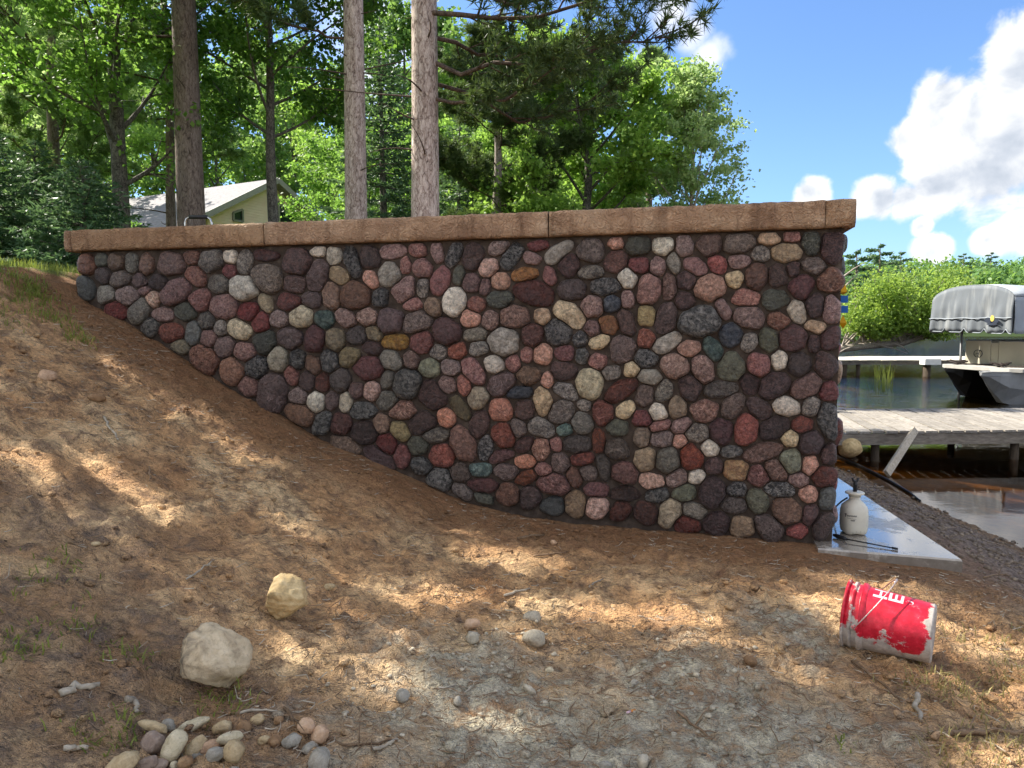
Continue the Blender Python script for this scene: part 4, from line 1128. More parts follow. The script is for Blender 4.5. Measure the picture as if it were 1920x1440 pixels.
def far_pine(seed, H, Rr):
    rs = np.random.default_rng(seed)
    w, l = MB(), MB()
    w.tube(np.array([(0, 0, 0), (0.1, 0, H * .5), (0, 0, H)]), [0.35, .25, .05], 6)
    for i in range(16):
        f = (i + .5) / 16
        z = H * (0.35 + 0.63 * f)
        az = i * 2.4
        ln = Rr * (1 - f) ** .6 * rs.uniform(.6, 1.2) + .5
        d = np.array([math.cos(az), math.sin(az), 0.12])
        w.tube(np.array([(0, 0, z), d * ln + (0, 0, z)]), [.1, .03], 4)
        m = 70
        P = np.array([0, 0, z]) + d * ln * rs.uniform(.3, 1.05, (m, 1)) + rs.normal(size=(m, 3)) * np.array([.55, .55, .22]) * (ln / 3)
        V, F = leaf_quads(P, .8, .35, rs, 1.5)
        l.add(V, F)
    return w, l
for k, (px, top, dep, rr, lab) in enumerate([(1644, 456, 120, 5.2, "tallest flat topped pine on the far shore nearest the wall"), (1683, 470, 150, 4.6, "second far shore pine right of the tallest one"), (1601, 468, 110, 3.6, "far shore pine nearest the stone wall's edge"),
                                             (1800, 474, 250, 5.0, "far pine on the ridge above the canopy's left end"), (1851, 472, 250, 4.6, "far pine on the ridge above the canopy's middle")]):
    p = at(px, 620, dep)
    z0 = float(ground0(np.array([p[0]]), np.array([p[1]]))[0])
    z0 = max(z0, -0.6) if dep > 200 else -0.4
    H = at(px, top, dep)[2] - z0
    place_tree("far_pine", far_pine(95 + k, H, rr), (p[0], p[1], z0), M_bark_old, M_needle_spruce, lab, "pines across the lake")

def lakeside_point():
    """wooded point on this side of the far bay, carrying the nearer pines"""
    rs = np.random.default_rng(101)
    mb = MB()
    for i in range(60):
        px = rs.uniform(1540, 1720); dep = rs.uniform(105, 160)
        p = at(px, 620, dep)
        h = rs.uniform(6.5, 10) * (1 - 0.35 * sstep(1640, 1720, px)); r = rs.uniform(2.2, 3.6)
        m = 150
        q = unit(rs.normal(size=(m, 3))) * rs.uniform(0.5, 1.05, (m, 1)) * np.array([r, r, h * .5])
        V, F = leaf_quads(q + np.array([p[0], p[1], -0.6 + h * .52]), 0.9, 0.7, rs, .8)
        mb.add(V, F)
    o = mb.build("lakeside_thicket", M_leaf_wood)
    tag(o, "dark green thicket on the point across the water", "thicket", kind="stuff")
lakeside_point()

def overhanging_tree():
    dep = 40.0
    root_p = at(1520, 668, dep)
    base = np.array([root_p[0], dep, float(ground0(np.array([root_p[0]]), np.array([dep]))[0]) - .2])
    base[2] = max(base[2], -0.7)
    rs = np.random.default_rng(110)
    w, l = MB(), MB()
    pts = [np.array([base[0], dep, base[2]]), at(1548, 664, dep), at(1580, 653, dep), at(1640, 647, dep), at(1690, 644, dep), at(1725, 634, dep - .5), at(1765, 626, dep - 1), at(1800, 628, dep - 1)]
    w.tube(np.array(pts) - base, [.26, .24, .22, .19, .17, .12, .08, .03], 8)
    tips = []
    for i in range(46):
        q = rs.uniform(0.25, 1.0)
        s = p_on(np.array(pts), q)
        ex = rs.uniform(1585, 1832)
        top = np.interp(ex, [1580, 1620, 1680, 1735, 1790, 1840], [545, 508, 495, 500, 492, 530])
        ey = rs.uniform(top, 628); ed = dep + rs.uniform(-2.6, 2.2)
        e = at(ex, ey, ed)
        lp = bez(s, (s + e) / 2 + np.array([0, rs.uniform(-.5, .5), rs.uniform(0, .8)]), e, 6)
        w.tube(lp - base, np.linspace(.06, .012, 6), 5, caps=False)
        for v in rs.uniform(.45, 1.0, 12):
            tips.append(p_on(lp, v))
    for (x0, y0, x1, y1) in [(1600, 650, 1568, 664), (1650, 648, 1702, 663), (1680, 646, 1705, 660), (1618, 640, 1640, 612), (1622, 632, 1655, 618), (1600, 640, 1575, 632), (1618, 640, 1617, 595), (1690, 640, 1680, 628), (1580, 520, 1622, 492), (1578, 545, 1612, 510)]:
        w.tube(np.array([at(x0, y0, dep - .3), at((x0 + x1) / 2, (y0 + y1) / 2 - 2, dep - .5), at(x1, y1, dep - .6)]) - base, [.06, .04, .012], 5, caps=False)
    T = np.array(tips)
    n = 25000
    P = T[rs.integers(len(T), size=n)] + rs.normal(size=(n, 3)) * np.array([.42, .45, .30])
    P = P[P[:, 2] > 1.0 + .25 * np.sin(P[:, 0] * 2.1)]
    V, F = leaf_quads(P - base, .18, .12, rs, .9)
    l.add(V, F)
    place_tree("overhanging_tree", (w, l), base, M_bark_grey, leaf_mat("willow_green_leaves", (92, 124, 52), (150, 178, 84), 0.5, (180, 204, 84)), "yellow green tree leaning low out over the lake")
overhanging_tree()

# ------------------------------------------------------------------ house behind the trees
def siding_mat(t):
    sp = t.n('ShaderNodeSeparateXYZ', {0: t.co})
    n2 = t.noise(t.co, 2.0, 3.0, 0.6)
    finish(t, t.ramp(n2, [(0.3, lin(248, 216, 198)), (0.7, lin(254, 230, 214))]), 0.6)
M_siding = mat("cream_siding", siding_mat)
M_shingle = mat("grey_shingle", lambda t: finish(t, t.ramp(t.noise(t.n('ShaderNodeMapping', {'Vector': t.co, 'Scale': (3, 3, 9)}).outputs[0], 2.0, 4.0, 0.7), [(0.3, lin(112, 110, 112)), (0.7, lin(152, 150, 152))]), 0.9))
M_trim = plain("grey_trim", (150, 148, 140), 0.6)
M_glass = plain("dark_window_glass", (34, 52, 44), 0.08, 0.2, 3.0, 0.0)

def build_house():
    rd = unit(np.array([-0.88, 0.47, 0.0])); wd = np.array([0.47, 0.88, 0.0]) / np.linalg.norm([0.47, 0.88]); up = np.array([0, 0, 1.0])
    apex = at(512, 336, 36.0)
    ax = apex.copy()
    hw, eave, ln = 4.0, 2.15, 13.0
    def P(r, w_, z):                                       # r along the ridge, w across, z below the ridge
        return ax + rd * r + wd * w_ - up * z
    base_z = apex[2] - 2.35
    root = empty("house", (ax[0], ax[1], base_z), "cream sided house with pale grey shingle roof behind the trunks", "house")
    mb = MB()                                              # gable wall
    depth = ax[2] - base_z + 1.5
    V = [P(0.3, 0, 0.12), P(0.3, -hw + .3, eave), P(0.3, -hw + .3, depth), P(0.3, hw - .3, depth), P(0.3, hw - .3, eave)]
    V2 = [v + rd * 0.2 for v in V]
    mb.add(np.array(V + V2), np.zeros((0, 4), int))
    mb.F.append((np.array([[0, 1, 2, 3, 4]]), 0)); mb.F.append((np.array([[9, 8, 7, 6, 5]]), 0))
    mb.build("gable_wall", M_siding, root)
    mb = MB()
    for s in (-1, 1):
        a, b, c, d = P(0.3, s * (hw - .3), eave), P(ln, s * (hw - .3), eave), P(ln, s * (hw - .3), depth), P(0.3, s * (hw - .3), depth)
        mb.add(np.array([a, b, c, d]), [(0, 1, 2, 3)])
    mb.build("side_wall", M_siding, root)
    for k in range(19):                                    # lap siding boards on the gable
        z = 0.30 + k * 0.13
        if z > 2.6: break
        half = min(hw - .34, (z / eave) * (hw - .1) - 0.16)
        if half < .12: continue
        mb = MB()
        a, b = P(0.27, -half, z), P(0.27, half, z)
        mb.add(np.array([a, b, P(0.29, half, z - .125), P(0.29, -half, z - .125), P(0.30, -half, z), P(0.30, half, z)]), [(0, 1, 2, 3), (0, 4, 5, 1)])
        mb.build("siding_board", M_siding, root)
    roof = MB()
    for s, ext in ((-1, 1.55), (1, 1.1)):
        A, B = P(-0.35, 0, -0.02), P(ln, 0, -0.02)
        Cc, D = P(ln, s * hw * ext, eave * ext - .02), P(-0.35, s * hw * ext, eave * ext - .02)
        top = np.array([A, B, Cc, D]); low = top - up * .16
        roof.add(np.concatenate([top, low]), [(0, 1, 2, 3), (4, 7, 6, 5), (0, 3, 7, 4), (1, 5, 6, 2), (3, 2, 6, 7)])
    rf = roof.build("roof", M_shingle, root)
    mb = MB()
    for s, ext in ((-1, 1.55), (1, 1.1)):
        mb.bar(P(-0.37, 0, 0.08), P(-0.37, s * hw * ext, eave * ext + .08), 0.06, 0.26)
    mb.build("rake_trim", M_trim, rf)
    for (w0, w1, zt0, zt1, zb) in ((0.55, 2.15, 1.0, 1.95, 2.1), (-2.3, -1.75, 1.95, 1.72, 2.3)):   # slanted gable windows
        q = np.array([P(0.235, w0, zt0), P(0.235, w1, zt1), P(0.235, w1, zb), P(0.235, w0, zb)])
        f = MB(); 
        for k in range(4):
            f.bar(q[k], q[(k + 1) % 4], 0.09, 0.09, up=rd)
        wo = f.build("window", M_trim, root)
        g = MB(); g.add(q + rd * .02, [(0, 1, 2, 3)]); g.build("pane", M_glass, wo)
build_house()

# ------------------------------------------------------------------ chrome handle on the terrace
M_chrome = plain("brushed_chrome", (190, 190, 188), 0.25, 0.05, 20, 0.02, metal=1.0)
M_black = plain("black_plastic", (28, 28, 30), 0.5, 0.2, 30)
def build_handle():
    c = at(372, 412, 7.6)
    zt = at(372, 407, 7.6)[2]; fl = 2.288
    root = empty("grab_frame", (c[0], c[1], fl), "chrome tube frame with black foam grip standing on the terrace", "frame")
    mb = MB(); w = 0.14
    pts = [(-w, 0, fl), (-w, 0, zt - .06), (-w + .015, 0, zt - .02), (-w + .05, 0, zt), (0, 0, zt), (w - .05, 0, zt), (w - .015, 0, zt - .02), (w, 0, zt - .06), (w, 0, fl)]
    P = np.array(pts) + np.array([c[0], c[1], 0])
    mb.tube(P, 0.012, 10)
    mb.build("tube", M_chrome, root, True)
    mb = MB(); mb.tube(np.array([(-w + .045, 0, zt), (w - .045, 0, zt)]) + np.array([c[0], c[1], 0]), 0.021, 12)
    mb.build("grip", M_black, root, True)
    for s in (-1, 1):
        mb = MB(); mb.lathe([(0.0, 0), (.03, 0), (.03, .012), (.016, .03), (0, .03)], 14, lambda V, s=s: V + np.array([c[0] + s * w, c[1], fl]))
        mb.build("foot", M_black, root, True)
build_handle()

# ------------------------------------------------------------------ docks
def wood_mat(name, c0, c1, grain=(1, 1, 1)):
    def fn(t):
        rnd = t.n('ShaderNodeObjectInfo').outputs['Random']
        off = t.n('ShaderNodeCombineXYZ', {0: t.math('MULTIPLY', rnd, 31.0), 1: t.math('MULTIPLY', rnd, 17.0), 2: 0.0}).outputs[0]
        co = t.n('ShaderNodeVectorMath', {0: t.co, 1: off}, operation='ADD').outputs[0]
        mp = t.n('ShaderNodeMapping', {'Vector': co, 'Scale': grain}).outputs[0]
        n = t.noise(mp, 6.0, 5.0, 0.65, 0.5)
        n2 = t.noise(co, 1.3, 3.0, 0.6)
        col = t.ramp(n, [(0.3, lin(*c0)), (0.7, lin(*c1))])
        col = t.mix(t.n('ShaderNodeMapRange', {0: n2, 1: 0.45, 2: 0.7, 4: 0.5}).outputs[0], col, t.mix(1.0, col, (0.55, 0.55, 0.55), 'MULTIPLY'))
        hs = t.n('ShaderNodeHueSaturation', {'Value': t.math('MULTIPLY_ADD', rnd, 0.35, 0.82), 'Color': col})
        finish(t, hs.outputs[0], 0.85, n, 0.4, 0.006, 0.25)
    return mat(name, fn)
M_deck = wood_mat("weathered_deck_board", (118, 112, 104), (170, 164, 154), (4, 1, 4))
M_beam = wood_mat("weathered_beam", (98, 90, 80), (150, 142, 130), (1, 5, 5))
M_pale = wood_mat("sunbleached_board", (200, 192, 170), (232, 226, 206), (1, 4, 4))
M_post = wood_mat("dark_post", (52, 44, 36), (92, 80, 66), (5, 5, 1))
M_stick = wood_mat("bleached_stick", (150, 138, 120), (196, 186, 168), (6, 6, 6))
M_twig = wood_mat("brown_twig", (96, 76, 58), (150, 126, 100), (6, 6, 6))
M_white = plain("white_plastic", (226, 226, 220), 0.5, 0.06)

def build_near_dock():
    zt = -0.08
    root = empty("wooden_dock", (7.5, 12, WATER), "low grey plank dock running out from the bank, nearest the wall", "dock")
    f0 = np.array([4.55, 10.43]); fd = np.array([1.0, 0.062])
    pd = np.array([0.2366, 0.9716])
    n = 38; w = 0.205; gp = 0.024; ln = 2.95
    rs = np.random.default_rng(12)
    for k in range(n):
        a = f0 + fd * (k * w); b = f0 + fd * (k * w + w - gp)
        e = rs.uniform(-.02, .02); dz = rs.uniform(-.004, .004)
        c, d = b + pd * (ln + e), a + pd * (ln + e)
        a2, b2 = a - pd * .03 * rs.random(), b - pd * .03 * rs.random()
        top = np.array([(*a2, zt + dz), (*b2, zt + dz), (*c, zt + dz), (*d, zt + dz)])
        mb = MB(); mb.add(np.concatenate([top, top - np.array([0, 0, .036])]), [(0, 1, 2, 3), (4, 7, 6, 5), (0, 4, 5, 1), (1, 5, 6, 2), (2, 6, 7, 3), (3, 7, 4, 0)])
        mb.build("plank", M_deck, root, loc=(*((a + c) / 2), zt))
    for v, nm in ((0.03, "front_beam"), (1.45, "middle_beam"), (2.85, "rear_beam")):
        mb = MB()
        a = f0 + pd * v; b = a + fd * n * w
        mb.bar((*a, zt - .125), (*b, zt - .125), 0.05, 0.165)
        mb.build(nm, M_beam, root)
    for k in range(4):
        for v in (0.12, 2.75):
            p = f0 + fd * (0.9 + k * 2.2) + pd * v
            mb = MB(); mb.tube(np.array([(*p, -1.4), (*p, zt - .06)]), .06, 10)
            mb.build("post", M_post, root, True)
    return root
build_near_dock()

def build_far_dock():
    root = empty("far_dock", (17, 31, WATER), "sunlit pale dock far out behind the boat", "dock")
    zt = 0.13; y0, y1 = 29.6, 33.4
    x0, x1 = 11.5, 24.0
    rs = np.random.default_rng(14)
    n = int((x1 - x0) / .30)
    for k in range(n):
        mb = MB(); x = x0 + k * .30
        dz = rs.uniform(-.004, .004)
        mb.box((x, y0 - rs.uniform(0, .05), zt - .04 + dz), (x + .285, y1, zt + dz))
        mb.build("plank", M_pale, root, loc=(x, y0, zt))
    mb = MB(); mb.box((x0, y0 + .04, zt - .20), (x1, y0 + .10, zt - .05)); mb.build("front_beam", M_beam, root)
    mb = MB(); mb.box((x0, y1 - .10, zt - .20), (x1, y1 - .04, zt - .05)); mb.build("rear_beam", M_beam, root)
    for x in (12.6, 13.95, 14.55, 17.4, 20.2, 23.0):
        mb = MB(); mb.tube(np.array([(x, y0 + .2, -3), (x, y0 + .2, zt - .06)]), .13 if x != 14.55 else .09, 10)
        mb.build("post", M_post, root, True)
    # white bumper cap on the corner post
    p = at(1743, 678, 29.2)
    mb = MB(); mb.box((p[0] - .33, p[1] - .25, p[2] - .12), (p[0] + .33, p[1] + .15, p[2] + .12)); mb.build("bumper", M_white, root)
    mb = MB(); mb.tube(np.array([(p[0] - .1, p[1], -3), (p[0] - .1, p[1], p[2] - .1)]), .15, 10); mb.build("post", M_post, root, True)
build_far_dock()

# leaning board against the near dock
def build_board():
    a = onz(1668, 880, -0.47); b = at(1716, 806, 10.33)
    root = empty("leaning_board", a, "grey board leaning from the shore edging onto the dock", "board")
    a = a - (b - a) * .10
    mb = MB(); mb.bar(a, b, 0.10, 0.042, up=(0.3, -1, 0.4)); mb.build("board", M_stick, root)
    mb = MB(); p = b - (b - a) * .05
    for s in (-1, 1):
        mb.tube(np.array([p + np.array([s * .02, -.03, 0.01]), p + np.array([s * .02, -.015, 0.0])]), .004, 6)
    mb.build("nail", M_chrome, root)
build_board()

# ------------------------------------------------------------------ pontoon boat under its canopy
M_canopy = mat("grey_canvas", lambda t: finish(t, t.mix(t.n('ShaderNodeMapRange', {0: t.noise(t.n('ShaderNodeMapping', {'Vector': t.co, 'Scale': (1, 2.2, .35)}).outputs[0], 1.6, 4.0, 0.6), 1: 0.5, 2: 0.72, 4: .55}).outputs[0], lin(108, 114, 120), lin(172, 174, 172)), 0.95,
               t.noise(t.n('ShaderNodeMapping', {'Vector': t.co, 'Scale': (1, 1, 1.6)}).outputs[0], 1.3, 1.0, 0.4), 0.35, 0.12, 0.3))
M_roofcan = plain("pale_canvas_top", (150, 158, 166), 0.7, 0.08, 2.0)
M_fence = plain("beige_boat_panel", (186, 180, 162), 0.5, 0.08, 2.0)
M_hull = plain("black_hull", (16, 16, 18), 0.4, 0.2, 3.0)
M_alu = plain("grey_aluminium", (136, 138, 140), 0.5, 0.15, 3.0, metal=0.25)
M_boatdeck = plain("grey_boat_deck", (170, 168, 162), 0.7, 0.12, 4.0)
M_rope = plain("dark_rope", (46, 38, 34), 0.9, 0.3, 30)
M_navy = plain("navy_print", (34, 44, 62), 0.7)
M_gold = plain("gold_print", (208, 180, 90), 0.7)

def build_boat():
    root = empty("pontoon_boat", (14, 19.6, WATER), "pontoon boat with beige side panels and black hulls", "boat")
    # local frame: F across the bow from far (left) to near (right), A along the boat away to the right
    L0 = at(1752, 684, 20.9); R0 = at(1912, 700, 18.0)
    z_d = 0.40
    L0[2] = R0[2] = z_d
    Fv = R0 - L0; wid = np.linalg.norm(Fv); Fv = Fv / wid
    Av = np.array([-Fv[1], Fv[0], 0]);
    if Av[0] < 0: Av = -Av
    def P(f, a, z):
        return L0 + Fv * f + Av * a + np.array([0, 0, z - z_d])
    # deck with rounded front corners
    out = [(0.02, 6), (0.0, .5), (0.10, .18), (0.34, 0.02), (wid * .5, -.06), (wid - .34, .02), (wid - .1, .18), (wid, .5), (wid, 6)]
    top = np.array([P(f, a, z_d) for f, a in out]); low = top - np.array([0, 0, .09]); n = len(out)
    mb = MB(); mb.add(np.concatenate([top, low]), np.zeros((0, 4), int))
    mb.F.append((np.array([list(range(n))]), 0)); mb.F.append((np.array([list(range(n, 2 * n))[::-1]]), 0))
    mb.F.append((np.array([[k, n + k, n + (k + 1) % n, (k + 1) % n] for k in range(n)]), 0))
    mb.build("deck", M_boatdeck, root)
    # twin hulls: tall flat sides and raked stems
    for (f, aoff, m, lab) in ((0.42, 0.02, M_hull, "black far hull"), (wid - .62, -.55, M_alu, "grey near hull")):
        mb = MB()
        st = [(0.0, .04, .30, .20, .0), (.16, .16, .31, .02, .02), (.36, .26, .31, -.24, .05), (.60, .31, .31, -.50, .10), (1.2, .33, .31, -.66, .16), (7.0, .33, .31, -.66, .18)]
        Vs = []
        for (a, hw_, zt, zb, kw) in st:
            for (x, z) in ((-hw_, zt), (-hw_, zt - .10), (-hw_ * .92, (zt + zb) / 2), (-kw, zb), (kw, zb), (hw_ * .92, (zt + zb) / 2), (hw_, zt - .10), (hw_, zt)):
                Vs.append(P(f + x, aoff + a, z))
        n8 = 8; i = np.arange(len(st) - 1)[:, None]; j = np.arange(n8)[None]
        mb.add(Vs, np.stack([i * n8 + j, i * n8 + (j + 1) % n8, (i + 1) * n8 + (j + 1) % n8, (i + 1) * n8 + j], -1).reshape(-1, 4))
        mb.F.append((np.array([list(range(n8))]), 0))
        o = mb.build("hull", m, root); o["label"] = lab
        mb = MB()
        mb.tube(np.array([P(f - hw_, aoff + a, zt) for (a, hw_, zt, zb, kw) in st]), .018, 6); mb.tube(np.array([P(f + hw_, aoff + a, zt) for (a, hw_, zt, zb, kw) in st]), .018, 6)
        mb.build("gunwale", M_alu, o, True)
    # side panels
    def panel(f0, a0, f1, a1, z0, z1):
        mb = MB(); mb.bar(P(f0, a0, (z0 + z1) / 2), P(f1, a1, (z0 + z1) / 2), 0.04, z1 - z0)
        p = mb.build("side_panel", M_fence, root)
        mb = MB(); mb.tube(np.array([P(f0, a0, z1 + .015), P(f1, a1, z1 + .015)]), .022, 8); mb.build("rail", M_alu, p, True)
        return p
    fr = panel(0.12, 0.92, 1.02, 0.92, z_d + .02, 1.08)
    fr2 = panel(1.30, 0.92, wid - .12, 0.92, z_d + .02, 1.08)
    panel(0.12, 0.92, 0.12, 6, z_d + .02, 1.08); panel(wid - .12, 0.92, wid - .12, 6, z_d + .02, 1.08)
    mb = MB(); mb.bar(P(1.04, .915, z_d + .34), P(1.28, .915, z_d + .34), .03, .60); mb.build("gate", M_fence, root)
    # round emblem on the front panel: a ring with a slanted letter stroke
    c = (0.60, 0.885, 0.72); rE = 0.105
    mb = MB()
    def ring(a0, a1, rx):
        t = np.linspace(a0, a1, 14)
        mb.tube(np.array([P(c[0] + rx * math.cos(a), c[1], c[2] + rE * math.sin(a)) for a in t]), .009, 5)
    ring(R(115), R(250), .15); ring(R(-80), R(100), .15); ring(R(100), R(115), .15)
    mb.tube(np.array([P(c[0] - .085, c[1], c[2] - .02), P(c[0] - .01, c[1], c[2] + .01), P(c[0] + .02, c[1], c[2] - .01)]), .009, 5)
    mb.tube(np.array([P(c[0] + .06, c[1], c[2] + .10), P(c[0] - .01, c[1], c[2] - .09), P(c[0] + .03, c[1], c[2] - .10)]), .009, 5)
    mb.build("emblem", M_navy, fr, True)
    # console and seats, dark under the canopy
    mb = MB()
    for (f0, f1, a0, a1, z1) in ((0.25, 0.8, 1.3, 2.6, 1.02), (wid - .8, wid - .25, 1.3, 2.9, 1.02), (wid - 1.0, wid - .3, 3.4, 4.2, 1.4)):
        V = [P(f, a, z) for z in (z_d, z1) for (f, a) in ((f0, a0), (f1, a0), (f1, a1), (f0, a1))]
        mb.add(V, [(0, 1, 2, 3), (4, 5, 6, 7), (0, 1, 5, 4), (1, 2, 6, 5), (2, 3, 7, 6), (3, 0, 4, 7)])
    mb.build("seat", M_fence, root)
    # docking lines coiled on the bow
    for (f, a, col, lab) in ((0.35, .45, M_rope, "coiled dark mooring rope at the far bow corner"), (1.85, .45, M_rope, "coiled dark mooring rope by the near bow panel")):
        rs = np.random.default_rng(int(f * 100))
        r2 = empty("mooring_rope", P(f, a, z_d), lab, "rope", "ropes on the boat's bow")
        mb = MB()
        for k in range(5):
            t = np.linspace(0, 6.3, 20); ph = rs.uniform(0, 6)
            rx, ry = rs.uniform(.14, .30), rs.uniform(.10, .2)
            mb.tube(np.array([P(f + rx * math.cos(q + ph) + .03 * math.sin(3 * q), a + ry * math.sin(q), z_d + .025 + .02 * k + .02 * math.sin(2 * q + ph)) for q in t]), .02, 6, caps=False)
        mb.build("coil", col, r2, True)
        mb = MB(); mb.tube(np.array([P(f + .2, a, z_d + .03), P(f + .5, a + .2, z_d + .03), P(f + .9, a + .32, z_d + .03)]), .018, 6); mb.build("tail", col, r2, True)
    # ---- canopy on its lift
    cr = empty("boat_lift_canopy", (15, 19.5, WATER), "grey canvas lift canopy with scalloped skirt and round logo over the boat", "canopy")
    CL = at(1749, 560, 21.0); CR = at(1903, 560, 18.4)
    CL[2] = CR[2] = 0
    Cf = CR - CL; cw = np.linalg.norm(Cf); Cf = Cf / cw
    Ca = np.array([-Cf[1], Cf[0], 0]);
    if Ca[0] < 0: Ca = -Ca
    def Q_(f, a, z):
        return CL + Cf * f + Ca * a + np.array([0, 0, z])
    nf = 49
    fs = np.linspace(0, cw, nf)
    def roofz(f):
        q = f / cw
        return 2.36 + 0.26 * (1 - abs(2 * q - 1) ** 2.6) - 0.10 * np.exp(-q / .03) - 0.10 * np.exp(-(1 - q) / .03)
    def skirt(f):
        q = (f / cw * 4.1 + 0.15) % 1.0
        return 1.36 + 0.11 * math.exp(-((min(q, 1 - q)) / .10) ** 2) - 0.06 * (f / cw)
    rows = 12
    rs = np.random.default_rng(31)
    V = []
    for f in fs:
        zt, zb = roofz(f), skirt(f)
        for k in range(rows):
            s = k / (rows - 1)
            z = zt + (zb - zt) * s
            bulge = -0.03 * math.sin(s * 3.1) + 0.028 * math.sin(f * 9 + s * 5) * s + 0.02 * math.sin(f * 23 + 3 * s) * s
            V.append(Q_(f, bulge - 0.05 * s, z))
    i = np.arange(nf - 1)[:, None]; j = np.arange(rows - 1)[None]
    F = np.stack([i * rows + j, i * rows + j + 1, (i + 1) * rows + j + 1, (i + 1) * rows + j], -1).reshape(-1, 4)
    mb = MB(); mb.add(V, F); o = mb.build("end_panel", M_canopy, cr, True)
    md = o.modifiers.new("thick", 'SOLIDIFY'); md.thickness = 0.01
    # hem piping
    mb = MB(); mb.tube(np.array([Q_(f, -.06, skirt(f)) for f in np.linspace(0, cw, 140)]), .012, 5); mb.build("hem", M_roofcan, o, True)
    mb = MB(); mb.tube(np.array([Q_(f, -.085 + .025 * math.sin(f * 9 + 3.2) * .64, 1.72 + .01 * math.sin(f * 7)) for f in np.linspace(0, cw, 40)]), .014, 5); mb.build("seam", M_roofcan, o, True)
    mb = MB()                                             # roof and near side
    V = []
    na = 14
    for f in fs:
        for k in range(na):
            V.append(Q_(f, k * .5, roofz(f) + .004 + .015 * math.sin(k * 1.6)))
    F = np.stack([i * na + np.arange(na - 1)[None], i * na + np.arange(na - 1)[None] + 1, (i + 1) * na + np.arange(na - 1)[None] + 1, (i + 1) * na + np.arange(na - 1)[None]], -1).reshape(-1, 4)
    mb.add(V, F); o2 = mb.build("roof_panel", M_roofcan, cr, True); md = o2.modifiers.new("thick", 'SOLIDIFY'); md.thickness = 0.01
    for f0 in (0.0, cw):
        mb = MB(); V = []
        aa = np.linspace(0, 6.5, 80); rw_ = 9
        for a in aa:
            zt = roofz(f0); q = (a * 1.5 + .12) % 1.0
            zb = 1.30 + 0.11 * math.exp(-((min(q, 1 - q)) / .10) ** 2)
            for k in range(rw_):
                s = k / (rw_ - 1)
                V.append(Q_(f0 + (0.03 * math.sin(a * 8 + s * 4) * s + .04 * s) * (1 if f0 > 0 else -1), a, zt + (zb - zt) * s))
        i2 = np.arange(79)[:, None]; j2 = np.arange(rw_ - 1)[None]
        F = np.stack([i2 * rw_ + j2, i2 * rw_ + j2 + 1, (i2 + 1) * rw_ + j2 + 1, (i2 + 1) * rw_ + j2], -1).reshape(-1, 4)
        mb.add(V, F); o3 = mb.build("side_panel", M_roofcan if f0 > 0 else M_canopy, cr, True); md = o3.modifiers.new("thick", 'SOLIDIFY'); md.thickness = 0.01
    # maker's badge: dark shapes with a pale disc and a banner line
    lf, lz = cw * 0.80, 1.66
    mb = MB()
    def disc(f, z, rx, rz, n=18, off=-.115):
        ring = np.array([Q_(f + rx * math.cos(q), off, z + rz * math.sin(q)) for q in np.arange(n) / n * 6.283])
        mb.add(ring, np.zeros((0, 4), int)); mb.F.append((np.arange(mb.n - n, mb.n)[None], 0))
    disc(lf - .12, lz, .11, .075); disc(lf + .10, lz - .02, .10, .06); disc(lf, lz - .10, .17, .035)
    bd = mb.build("badge", M_navy, o)
    mb = MB(); disc(lf + .01, lz + .05, .06, .085, off=-.122); mb.build("badge_disc", M_gold, bd) if False else mb.build("badge_disc", M_gold, o)
    # lift posts
    for f in (0.18, cw - .18):
        for a in (0.9, 5.0):
            mb = MB(); mb.tube(np.array([Q_(f, a, -2.5), Q_(f, a, 2.3)]), .035, 8); mb.build("lift_post", M_alu, cr, True)
build_boat()

# ------------------------------------------------------------------ hanging wind ornament on a hook
M_yellow = leaf_mat("yellow_ripstop", (226, 176, 26), (236, 190, 40), 0.45, (250, 200, 40))
M_blue = leaf_mat("blue_ripstop", (30, 96, 178), (60, 130, 200), 0.4, (60, 140, 220))
def build_ornament():
    dep = 9.2
    foot = at(1556, 800, dep); foot[2] = float(ground(foot[0], foot[1])) - .1
    root = empty("wind_spinner", foot, "yellow and blue diamond wind spinner hanging beside the wall", "wind spinner")
    px = 1580.5
    top = at(px, 506, dep)
    mb = MB()
    mb.tube(np.array([foot, (foot[0], dep, top[2] - .1), (foot[0] + .01, dep, top[2] + .02), (foot[0] + .08, dep, top[2] + .06), (top[0] - .01, dep, top[2] + .04), (top[0], dep, top[2])]), .008, 7)
    mb.build("hook_pole", M_black, root, True)
    mb = MB(); mb.tube(np.array([top, at(px, 612, dep)]), .002, 5); mb.build("string", M_white, root)
    def diamond(y0, ym, y1, hw, m, nm):
        a, b = at(px, y0, dep), at(px, y1, dep); c = at(px, ym, dep); w = hw / FPX * dep
        V = [a, b] + [c + np.array([w * math.cos(k * 1.5708 + .4), w * math.sin(k * 1.5708 + .4), 0]) for k in range(4)]
        mb = MB(); F = []
        for k in range(4):
            F += [(0, 2 + k, 2 + (k + 1) % 4), (1, 2 + (k + 1) % 4, 2 + k)]
        mb.add(V, F); mb.build(nm, m, root)
    diamond(518, 548, 553, 10, M_yellow, "upper_sail")
    diamond(590, 606, 617, 9, M_yellow, "lower_sail")
    for y in (561, 580):
        w = 6.5 / FPX * dep; h = 6.5 / FPX * dep; c = at(px, y, dep)
        mb = MB(); mb.box((c[0] - w, c[1] - w, c[2] - h), (c[0] + w, c[1] + w, c[2] + h)); mb.build("box_sail", M_blue, root)
build_ornament()

